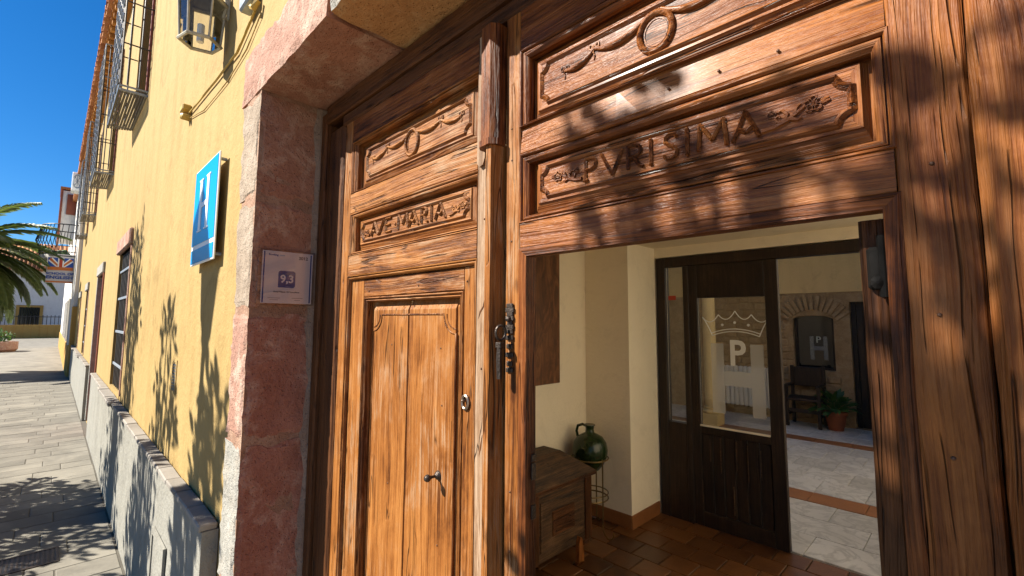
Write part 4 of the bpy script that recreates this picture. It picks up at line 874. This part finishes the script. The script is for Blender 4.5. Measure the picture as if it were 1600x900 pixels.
MB().cbox(-2.538, -2.515, 2.55, 3.09, 1.22, 2.36, .004).build('painted_panel', t.m, pc); 
# ------------------------------------------------------------------ patio
cl = thing('stone_column', 'yellow limestone column on a square base in the patio', 'column', (-3.2, 7.95, .04))
MB().cbox(-3.36, -3.06, 7.8, 8.1, .037, .22, .008).build('plinth_block', M['column'], cl)
K = MB().lathe([(.14, .221), (.155, .24), (.155, .265), (.13, .285), (.115, .30), (.125, .31), (.125, .325), (.105, .335), (.10, .36), (.10, 2.999)], 24, (-3.21, 7.95, 0)); angle_smooth(K.build('shaft', M['column'], cl), 45)
rd_ = thing('radiator', 'white ribbed radiator on the patio wall beyond the glass door', 'radiator', (-3.05, 9.2, .2))
sec = MB().cbox(-.036, .036, -.05, .05, -.36, .36, .02).mesh('section')
for i in range(12): put('section', sec, M['radiator'], rd_, (-3.55+i*.08, 9.2, .56))
MB().tube([(-3.6, 9.2, .24), (-2.6, 9.2, .24)], .018, 8).build('pipe', M['radiator'], rd_); MB().tube([(-3.6, 9.2, .88), (-2.6, 9.2, .88)], .018, 8).build('pipe', M['radiator'], rd_)
mr = thing('arched_window', 'arched dark niche window in the rubble wall of the patio', 'window', (-1.98, 9.35, .93))
P = [(-2.28, .93), (-1.68, .93), (-1.68, 1.80)]+[(-1.98+.30*math.cos(math.radians(a)), 1.78+.075*math.sin(math.radians(a))) for a in range(0, 181, 20)]+[(-2.28, 1.80)]
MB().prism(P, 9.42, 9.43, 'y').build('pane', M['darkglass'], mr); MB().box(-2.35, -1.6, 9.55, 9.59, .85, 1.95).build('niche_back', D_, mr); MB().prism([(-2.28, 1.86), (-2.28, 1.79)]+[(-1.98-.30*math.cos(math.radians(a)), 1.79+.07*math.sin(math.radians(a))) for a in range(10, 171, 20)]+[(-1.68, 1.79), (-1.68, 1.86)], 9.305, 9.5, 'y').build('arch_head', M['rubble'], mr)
for (a, b, c, d) in ((-2.28, -2.24, .93, 1.86), (-1.72, -1.68, .93, 1.86), (-2.24, -1.72, .93, .97)): MB().cbox(a, b, 9.385, 9.42, c, d, .004).build('frame', D_, mr)
h_ = MB()
for (a, b, c, d) in ((-2.06, -2.0, 1.1, 1.5), (-1.86, -1.80, 1.1, 1.5), (-1.9995, -1.8605, 1.26, 1.33)): h_.box(a, b, 9.414, 9.418, c, d)
h_.build('logo_letter', frosted('faint_reflection', (.3, .3, .27), .5), mr); put('logo_letter', text_mesh('P', .15, .001, 'CENTER', .003), frosted('faint_reflection2', (.45, .44, .4), .6), mr, (-1.93, 9.412, 1.44), (math.pi/2, 0, 0))  # reflection of the glass door's logo, modelled as faint letters
pd = thing('patio_door', 'dark wooden doorway at the back of the patio', 'door', (-1.0, 9.4, .04))
MB().box(-1.45, -.5, 9.44, 9.48, .04, 2.08).build('leaf', D_, pd); MB().cbox(-1.45, -1.38, 9.40, 9.44, .04, 2.08, .006).build('jamb', D_, pd)
for z0, z1 in ((.2, .9), (1.05, 1.95)): MB().rings([(-1.3, -.9, z0, z1, 9.4395), (-1.25, -.95, z0+.05, z1-.05, 9.425)]).build('door_panel', D_, pd, fix=False)
chr_ = thing('wooden_armchair', 'dark wooden armchair below the arched niche in the patio', 'chair', (-2.05, 9.0, .04))
for (x, y, h) in ((-2.30, 8.78, .68), (-1.84, 8.78, .68), (-2.30, 9.18, 1.0), (-1.84, 9.18, 1.0)): MB().cbox(x-.025, x+.025, y-.025, y+.025, .04, h, .005).build('leg', M['inner'], chr_)
MB().cbox(-2.33, -1.81, 8.75, 9.21, .46, .50, .008).build('seat', M['inner'], chr_); MB().cbox(-2.274, -1.866, 9.165, 9.19, .66, .98, .008).build('backrest', M['inner'], chr_)
for x in (-2.30, -1.84): MB().cbox(x-.03, x+.03, 8.72, 9.154, .6805, .715, .006).build('armrest', M['inner'], chr_); MB().cbox(x-.012, x+.012, 8.806, 9.154, .2, .235, .004).build('stretcher', M['inner'], chr_)
MB().cbox(-2.274, -1.866, 8.77, 8.79, .27, .33, .004).build('stretcher', M['inner'], chr_)
def leafpts(L, W, bend=.25):
    return [(0, 0, 0), (L*.3, W, bend*L*.10), (L*.3, -W, bend*L*.10), (L*.65, W*.85, bend*L*.02), (L*.65, -W*.85, bend*L*.02), (L, 0, -bend*L*.3)], [(0, 2, 4, 3, 1), (3, 4, 5)]
def add_leaf(b, pos, dirv, L, W, roll=0., bend=.25):
    d = dirv.normalized(); a = Vector((0, 0, 1)) if abs(d.z) < .95 else Vector((1, 0, 0)); s = d.cross(a).normalized(); u = s.cross(d)
    s, u = s*math.cos(roll)+u*math.sin(roll), u*math.cos(roll)-s*math.sin(roll); V, F = leafpts(L, W, bend)
    b.add([pos+d*x+s*y+u*z for x, y, z in V], F)
pt = thing('potted_plant', 'broad leaved green plant in a terracotta pot in the patio', 'plant', (-1.66, 8.95, .04))
K = MB().lathe([(.10, .038), (.125, .16), (.145, .28), (.16, .285), (.16, .33), (.145, .33), (.13, .30)], 18, (-1.66, 8.95, 0)); angle_smooth(K.build('pot', M['pot'], pt), 40)
b = MB()
for i in range(70):
    a = R.uniform(0, 6.28); e = R.uniform(.1, 1.3); d = Vector((math.cos(a)*math.cos(e), math.sin(a)*math.cos(e), math.sin(e))); p0 = Vector((-1.66, 8.95, .32)); p1 = p0+d*R.uniform(.10, .26)
    b.tube([p0, p1], .004, 4); add_leaf(b, p1, d+Vector((0, 0, -.4)), R.uniform(.13, .22), R.uniform(.025, .045), R.uniform(-.6, .6), .5)
b.build('foliage', M['leaf'], pt, fix=False)

# ------------------------------------------------------------------ the far end of the street
nb = thing('white_house', 'white neighbouring house with a round balcony beyond the yellow house', 'house', (-28, .6, 0))
MB().box(-40, -19.65, .44, 6, -.02, 6.9).build('wall', M['white'], nb); MB().cbox(-40, -19.68, .40, .47, -.01, .9, .01).build('plinth', M['ochre'], nb)
MB().box(-40, -19.65, .30, 6.1, 6.9, 7.05).build('roof', M['rooftile'], nb)
for (a, b, c, d) in ((-21.2, -20.3, .1, 2.3), (-24.6, -23.4, .1, 2.4), (-28, -27, .9, 2.4), (-31, -30, .9, 2.4)):
    wd = MB().box(a, b, .425, .4395, c, d).build('window', M['darkglass'], nb); MB().cbox(a-.08, a, .40, .4395, c, d+.08, .005).build('window_frame', M['white'], wd); MB().cbox(b, b+.08, .40, .4395, c, d+.08, .005).build('window_frame', M['white'], wd)
wd = MB().box(-23.6, -22.4, .425, .4395, 4.0, 6.2).build('window', M['darkglass'], nb); MB().cbox(-23.7, -22.3, .41, .4395, 6.2, 6.3, .005).build('window_frame', M['white'], wd)
bx = MB(); P = [(-24.0, .44)]+[(-23+1.0*math.cos(math.radians(a)), .44-.92*math.sin(math.radians(a))**.7) for a in range(176, 3, -8)]+[(-22.0, .44)]
bx.prism([(x, y) for x, y in P], 3.80, 3.93, 'z'); bx.prism([(-23+(x+23)*.93, .44+(y-.44)*.9) for x, y in P], 3.60, 3.799, 'z'); bx.build('balcony_slab', M['white'], nb)
rl = MB().tube([(x, y, 4.98) for x, y in P], .02, 6).build('balcony_railing', M['black'], nb); MB().tube([(x, y, 4.02) for x, y in P], .014, 6).build('rail', M['black'], rl); MB().tube([(x, y, 4.22) for x, y in P], .012, 6).build('rail', M['black'], rl)
for i, (x, y) in enumerate(P[1:-1]):
    ox, oy = x+23, y-.44; k = .14; MB().tube([(x, y, 3.93), (x+ox*.02, y+oy*.02, 4.2), (x+ox*k, y+oy*k*.9, 4.45), (x+ox*.05, y+oy*.05, 4.75), (x, y, 4.98)], .011, 5).build('baluster', M['black'], rl)
K = MB()
for i in range(26): K.lathe([(.02, 0), (.09, .05), (.10, .12), (.03, .17)], 7, (R.uniform(-23.8, -22.2), .44-R.uniform(.2, .75), 3.94))
o = K.build('balcony_plants', M['leaf'], nb); o['kind'] = 'stuff'
ac = thing('air_conditioner', 'white air conditioner box high on the neighbouring wall', 'air conditioner', (-22.6, .3, 6.3))
MB().cbox(-23.0, -22.4, .17, .45, 6.28, 6.95, .02).build('casing', M['whitepaint'], ac); MB().tube([(-22.397, .31+.1*math.cos(q*math.pi/8), 6.62+.24*math.sin(q*math.pi/8)) for q in range(16)], .02, 5, True).build('fan_ring', M['steel'], ac)
for i in range(4): MB().tube([(-22.393, .31-.09*math.cos(i*math.pi/4), 6.62-.22*math.sin(i*math.pi/4)), (-22.393, .31+.09*math.cos(i*math.pi/4), 6.62+.22*math.sin(i*math.pi/4))], .008, 4).build('fan_guard', M['steel'], ac)
ss = thing('hanging_sign', 'white and red projecting sign reading SCHOOL OF ENGLISH below the balcony', 'sign', (-22.2, .1, 3.4))
sx0 = -21.9; ya, yb = -.24, .42
MB().cbox(sx0, sx0+.05, ya, yb, 2.93, 3.80, .006).build('board', plain('pale_sign', (.60, .56, .55), .5, .05), ss)
fx = sx0+.0515
def flag(name, poly, mat, d): return MB().prism(poly, fx+d, fx+d+.002, 'x').build(name, mat, ss)
nv = M['navy']; rdm = M['red']; og = plain('orange_print', (.55, .16, .03), .5)
flag('flag_field', [(ya+.02, 3.40), (yb-.02, 3.40), (yb-.02, 3.78), (ya+.02, 3.78)], nv, 0)
ym = (ya+yb)/2
for (p0, p1) in (((ya+.02, 3.78), (ym, 3.46)), ((yb-.02, 3.78), (ym, 3.46))):
    s_ = 1 if p1[0] > p0[0] else -1; flag('flag_stripe', [(p0[0], p0[1]-.11), (p0[0]+s_*.10, p0[1]), (p1[0]+s_*.05, p1[1]), (p1[0]-s_*.05, p1[1]-.04)], M['whitepaint'], .003); flag('flag_stripe', [(p0[0]+s_*.02, p0[1]-.07), (p0[0]+s_*.07, p0[1]-.02), (p1[0]+s_*.02, p1[1]-.01), (p1[0]-s_*.02, p1[1]-.03)], og, .006)
flag('flag_stripe', [(ym-.075, 3.41), (ym+.075, 3.41), (ym+.075, 3.78), (ym-.075, 3.78)], M['whitepaint'], .009); flag('flag_stripe', [(ym-.04, 3.41), (ym+.04, 3.41), (ym+.04, 3.78), (ym-.04, 3.78)], rdm, .012)
flag('flag_stripe', [(ya+.02, 3.36), (yb-.02, 3.36), (yb-.02, 3.47), (ya+.02, 3.47)], og, .015); flag('flag_stripe', [(ya+.0, 2.945), (yb-.0, 2.945), (yb-.0, 2.99), (ya, 2.99)], og, .015)
for body, z, s_ in (('SCHOOL OF', 3.24, .105), ('ENGLISH', 3.11, .145)): put('lettering', text_mesh(body, s_, .002, 'CENTER', .004, 1.15), nv, ss, (fx+.02, ym, z), (math.pi/2, 0, math.pi/2))
MB().tube([(sx0+.02, ya+.03, 3.86), (sx0+.02, yb+.1, 3.86)], .018, 6).build('arm', M['black'], ss)
MB().box(-30, -28, -.02, .4395, 5.2, 7.35).build('upper_bay', M['white'], nb); MB().cbox(-30.05, -27.95, -.10, -.021, 5.15, 7.4, .01).build('bay_edge', M['redpaint'], nb); MB().box(-30.1, -27.9, -.12, .5, 7.401, 7.5).build('bay_roof', M['rooftile'], nb); MB().box(-27.998, -27.93, .12, .42, 6.3, 7.2).build('shutter', M['redpaint'], nb)
fh = thing('tiled_house', 'long white house with red tiled roof closing the street', 'house', (-66, -6, 0))
MB().box(-72, -63, -30, 3, 0, 6.3).build('wall', M['white'], fh)
rf = MB(); rf.add([(-62.4, -30.5, 6.2), (-62.4, 3.4, 6.2), (-68, 3.4, 9.3), (-68, -30.5, 9.3), (-73, -30.5, 6.2), (-73, 3.4, 6.2)], [(0, 1, 2, 3), (3, 2, 5, 4), (1, 5, 2), (0, 3, 4)]); rf.build('roof', M['rooftile'], fh)
rt_me = MB().tube([(0, 0, 0), (-5.4, 0, 3.0)], .17, 6).mesh('roof_tile_row', True)
for i in range(60): put('roof_tile_row', rt_me, M['rooftile'], fh, (-62.45, -14.8+i*.3, 6.28))
for y in (-8.6, -5.6, -2.2, 1.2):
    wd = MB().box(-62.99, -62.95, y, y+1.35, .9, 2.75).build('window', M['darkglass'], fh)
    for (p, q, c, d) in ((y-.22, y, .7, 2.95), (y+1.35, y+1.57, .7, 2.95), (y, y+1.35, 2.75, 2.95)): MB().cbox(-63, -62.9, p, q, c, d, .01).build('window_frame', M['ochre'], wd)
    for i in range(9): MB().tube([(-62.9, y+.1+i*.145, .9), (-62.9, y+.1+i*.145, 2.75)], .025, 4).build('bar', M['black'], wd)
yw_ = thing('low_wall', 'low ochre wall topped with black iron railings at the street end', 'wall', (-58, -4, 0))
MB().cbox(-58.2, -58, -14, 1.2, -.15, 1.15, .02).build('wall', M['ochre'], yw_)
bar_ = MB().tube([(0, 0, 0), (0, 0, .85)], .022, 4).mesh('railing_bar')
for i in range(60): put('railing_bar', bar_, M['black'], yw_, (-58.1, -13.8+i*.25, 1.15))
MB().tube([(-58.1, -14, 1.85), (-58.1, 1.2, 1.85)], .03, 4).build('railing_rail', M['black'], yw_)
for i in range(30): MB().box(-57.998, -57.99, -13.7+i*.5, -13.68+i*.5, .02, 1.1).build('wall_joint', M['brick'], yw_)
pr = thing('stone_planter', 'low rounded stone planter with green shrubs beside the pavement', 'planter', (-36, -1.9, 0))
K = MB().lathe([(.9, -.012), (1.0, .10), (1.0, .5), (.88, .52), (.85, .42)], 24, (-36.0, -2.15, 0)); angle_smooth(K.build('bowl', M['st_pink'], pr), 40)
b = MB()
for i in range(420):
    a = R.uniform(0, 6.28); r = R.uniform(0, .85); p0 = Vector((-36+r*math.cos(a), -2.15+r*math.sin(a), .5+R.uniform(0, .75)*(1-r*.5))); add_leaf(b, p0, Vector((R.uniform(-1, 1), R.uniform(-1, 1), R.uniform(-.2, 1))), R.uniform(.1, .2), .04, R.uniform(0, 3))
b.build('shrub', M['leaf'], pr, fix=False)

# ------------------------------------------------------------------ palm, street trees, street lamp
pm = thing('palm_tree', 'tall feather palm with arching fronds beside the pavement', 'palm', (-22, -2.30, 0))
pcx = Vector((-22, -2.30, 3.8)); K = MB()
K.lathe([(.36, -.15), (.30, .3), (.26, 1.5), (.27, 2.6), (.33, 3.2), (.36, 3.55), (.22, 3.9)], 14, (-22, -2.30, 0)); K.build('trunk', M['bark'], pm)
PR = random.Random(11)
for i in range(84):
    az = 2*math.pi*i*.381966+PR.uniform(-.2, .2); e0 = math.radians(PR.choice((75, 58, 42, 28, 12, -2, -18, -32))+PR.uniform(-6, 6)); Ln = PR.uniform(2.3, 3.0); hz = Vector((math.cos(az), math.sin(az), 0)); P = [pcx.copy()]; e = e0; n = 16
    for k in range(n):
        e -= math.radians(4.6+PR.uniform(-.5, .5)) if e > math.radians(-80) else 0; P.append(P[-1]+(hz*math.cos(e)+Vector((0, 0, math.sin(e))))*(Ln/n))
    b = MB(); b.tube(P, lambda t: .022*(1-.8*t), 4); sd = Vector((-hz.y, hz.x, 0))
    for k in range(2, n+1):
        for half in (0, .2, .4, .6, .8):
            if k == n and half: continue
            q0 = P[k]+((P[k+1]-P[k])*half if k < n else Vector((0, 0, 0))); t = (k+half)/n; tg = (P[k]-P[k-1]).normalized(); wl_ = .46*math.sin(math.pi*min(1, .18+t*.82))**.7+.06
            for s_ in (-1, 1):
                d = tg*.75+sd*s_*.8+Vector((0, 0, -.16+PR.uniform(-.08, .08))); d.normalize(); wv = tg.cross(d).normalized().cross(d)*.024; tip = q0+d*wl_*PR.uniform(.85, 1.1)+Vector((0, 0, -.06)); mid = q0+d*wl_*.55
                b.add([q0-wv*.4, q0+wv*.4, mid+wv, tip, mid-wv], [(0, 1, 2, 3, 4)])
    b.build('frond', M['palm'], pm, fix=False)

LK = Vector((.65, 1, -1.0))
def tree(label, base, clumps, seed, leafn=(34, .09, .024)):
    """clumps: (centre, radius). trunk and limbs reach for every clump."""
    rr = random.Random(seed); t_ = thing('street_tree', label, 'tree', base, 'small leafy trees along the kerb'); B = Vector(base); top = sum((Vector(c) for c, r in clumps), Vector())/len(clumps); fork = Vector((B.x+(top.x-B.x)*.3, B.y+(top.y-B.y)*.3, min(c[2]-r for c, r in clumps)*.72))
    k = MB(); k.tube([B+Vector((0, 0, -.1)), B.lerp(fork, .5)+Vector((.03, .02, 0)), fork], lambda t: .075-.025*t, 9); k.build('trunk', M['bark'], t_)
    k = MB(); lf = MB()
    for c, r in clumps:
        C_ = Vector(c); m_ = fork.lerp(C_, .55)+Vector((rr.uniform(-.1, .1), rr.uniform(-.1, .1), .12)); k.tube([fork, m_, C_], lambda t: .028*(1-.75*t), 5)
        n = max(6, int(leafn[0]*(r/.2)**2))
        for i in range(n):
            v = Vector((rr.gauss(0, 1), rr.gauss(0, 1), rr.gauss(0, 1))).normalized()*r*rr.random()**.45; p_ = C_+v
            if i % 4 == 0: k.tube([C_, p_], .004, 3)
            add_leaf(lf, p_, v.normalized()+Vector((rr.uniform(-.7, .7), rr.uniform(-.7, .7), rr.uniform(-.6, .6))), leafn[1]*rr.uniform(.7, 1.25), leafn[2]*rr.uniform(.8, 1.2), rr.uniform(0, 3.1))
    k.build('branches', M['bark'], t_); lf.build('crown', M['leaf'], t_, fix=False); return t_
def cast(x, y, z, t): return (x-LK.x*t, y-t, z+t)
RC = random.Random(5)
# tree opposite the door: its crown throws the dapples over the wicket and the right of the doors
cl_ = []
for (x, z, r) in ((-.60, 2.17, .028), (-.57, 2.15, .02), (-.47, 2.17, .024), (-.38, 2.15, .016), (-.50, 2.05, .026), (-.40, 2.03, .024), (-.30, 2.05, .02), (-.22, 2.03, .03), (-.19, 2.06, .026), (-.52, 1.95, .02), (-.46, 1.95, .022), (-.42, 1.93, .02), (-.34, 1.97, .03), (-.30, 1.93, .03), (-.25, 1.96, .03), (-.20, 1.94, .026), (-.13, 1.95, .028), (-.10, 1.93, .02), (-.05, 2.04, .024),
                (.03, 2.02, .028), (.0, 1.98, .03), (.045, 1.92, .05), (-.03, 1.88, .025), (-.005, 1.83, .03), (.06, 1.80, .045), (.045, 1.73, .04), (-.05, 1.72, .03), (-.03, 1.67, .035), (.0, 1.64, .03), (.045, 1.63, .035), (.01, 1.60, .02), (-.09, 1.62, .04), (.02, 1.50, .03), (.05, 1.46, .05), (-.06, 1.42, .03), (0, 1.38, .05), (.03, 1.28, .09), (.06, 1.1, .12), (0, 1.0, .12), (-.2, 1.0, .14), (-.4, 1.1, .13), (-.3, 1.3, .14), (-.5, 1.35, .12), (-.2, 1.55, .10), (-.35, 1.6, .14), (-.55, 1.65, .1), (-.25, 1.78, .07), (-.45, 1.76, .07), (-.6, 1.2, .1), (-.45, .7, .2), (-.1, .6, .2), (.2, .9, .2)):
    cl_.append((cast(x, .77, z, RC.uniform(1.6, 2.2)), r*1.25))
tree('slender tree opposite the open wicket', (-1.75, -1.75, 0), cl_, 3, (36, .075, .021))
# trees further down: dapples on the lower wall and the pavement
def wall_tree(label, base, spots, seed, t0):
    c_ = []
    for (x, z, r) in spots: c_.append((cast(x, WY, z, t0+RC.uniform(-.35, .35)), r))
    tree(label, base, c_, seed, (36, .12, .030))
sp = []
for i in range(62): h = RC.random(); sp.append((-5.5+RC.uniform(-.8, .6)*(1-h*.6), .0+2.55*h, RC.uniform(.10, .2)*(1-h*.4)))
for i in range(40): a = RC.uniform(.05, .9); sp.append((RC.uniform(-7.1, -4.9)+.65*a, -a, RC.uniform(.13, .24)))
wall_tree('leafy tree by the kerb nearest the barred window', (-6.8, -1.7, 0), sp, 21, 2.0)
sp = []
for i in range(50): h = RC.random(); sp.append((-3.6+RC.uniform(-.6, .5)*(1-h*.55), -.1+1.9*h, RC.uniform(.08, .17)*(1-h*.3)))
for i in range(6): sp.append((RC.uniform(-4.4, -3.2), RC.uniform(-1.0, 0), RC.uniform(.12, .2)))
wall_tree('leafy tree by the kerb opposite the wall vent', (-4.95, -1.75, 0), sp, 22, 2.1)
sp = []
for i in range(38): h = RC.random(); sp.append((-2.42+RC.uniform(-.34, .2)*(1-h*.4), -.1+1.65*h, RC.uniform(.07, .14)))
wall_tree('small leafy tree by the kerb beside the street lamp', (-3.75, -2.0, 0), sp, 23, 2.15)
lt = 1.6; lpx, lpy, _ = cast(-2.665, WY, 0, lt)
lp = thing('street_lamp', 'black iron street lamp with a tapered lantern by the kerb', 'street lamp', (lpx, lpy, 0))
K = MB().lathe([(.12, -.012), (.12, .15), (.07, .25), (.055, .9), (.06, .95), (.036, 1.0), (.034, 3.18), (.06, 3.22), (.05, 3.26), (.03, 3.30)], 12, (lpx, lpy, 0)); angle_smooth(K.build('post', M['black'], lp), 40)
K = MB().lathe([(.10, 3.301), (.105, 3.33), (.17, 3.66), (.185, 3.67)], 6, (lpx, lpy, 0)); K.build('lantern', M['darkglass'], lp); K = MB().lathe([(.19, 3.671), (.13, 3.78), (.05, 3.86), (.05, 3.90), (.015, 3.93), (.005, 4.0)], 6, (lpx, lpy, 0)); K.build('lantern_cap', M['black'], lp)
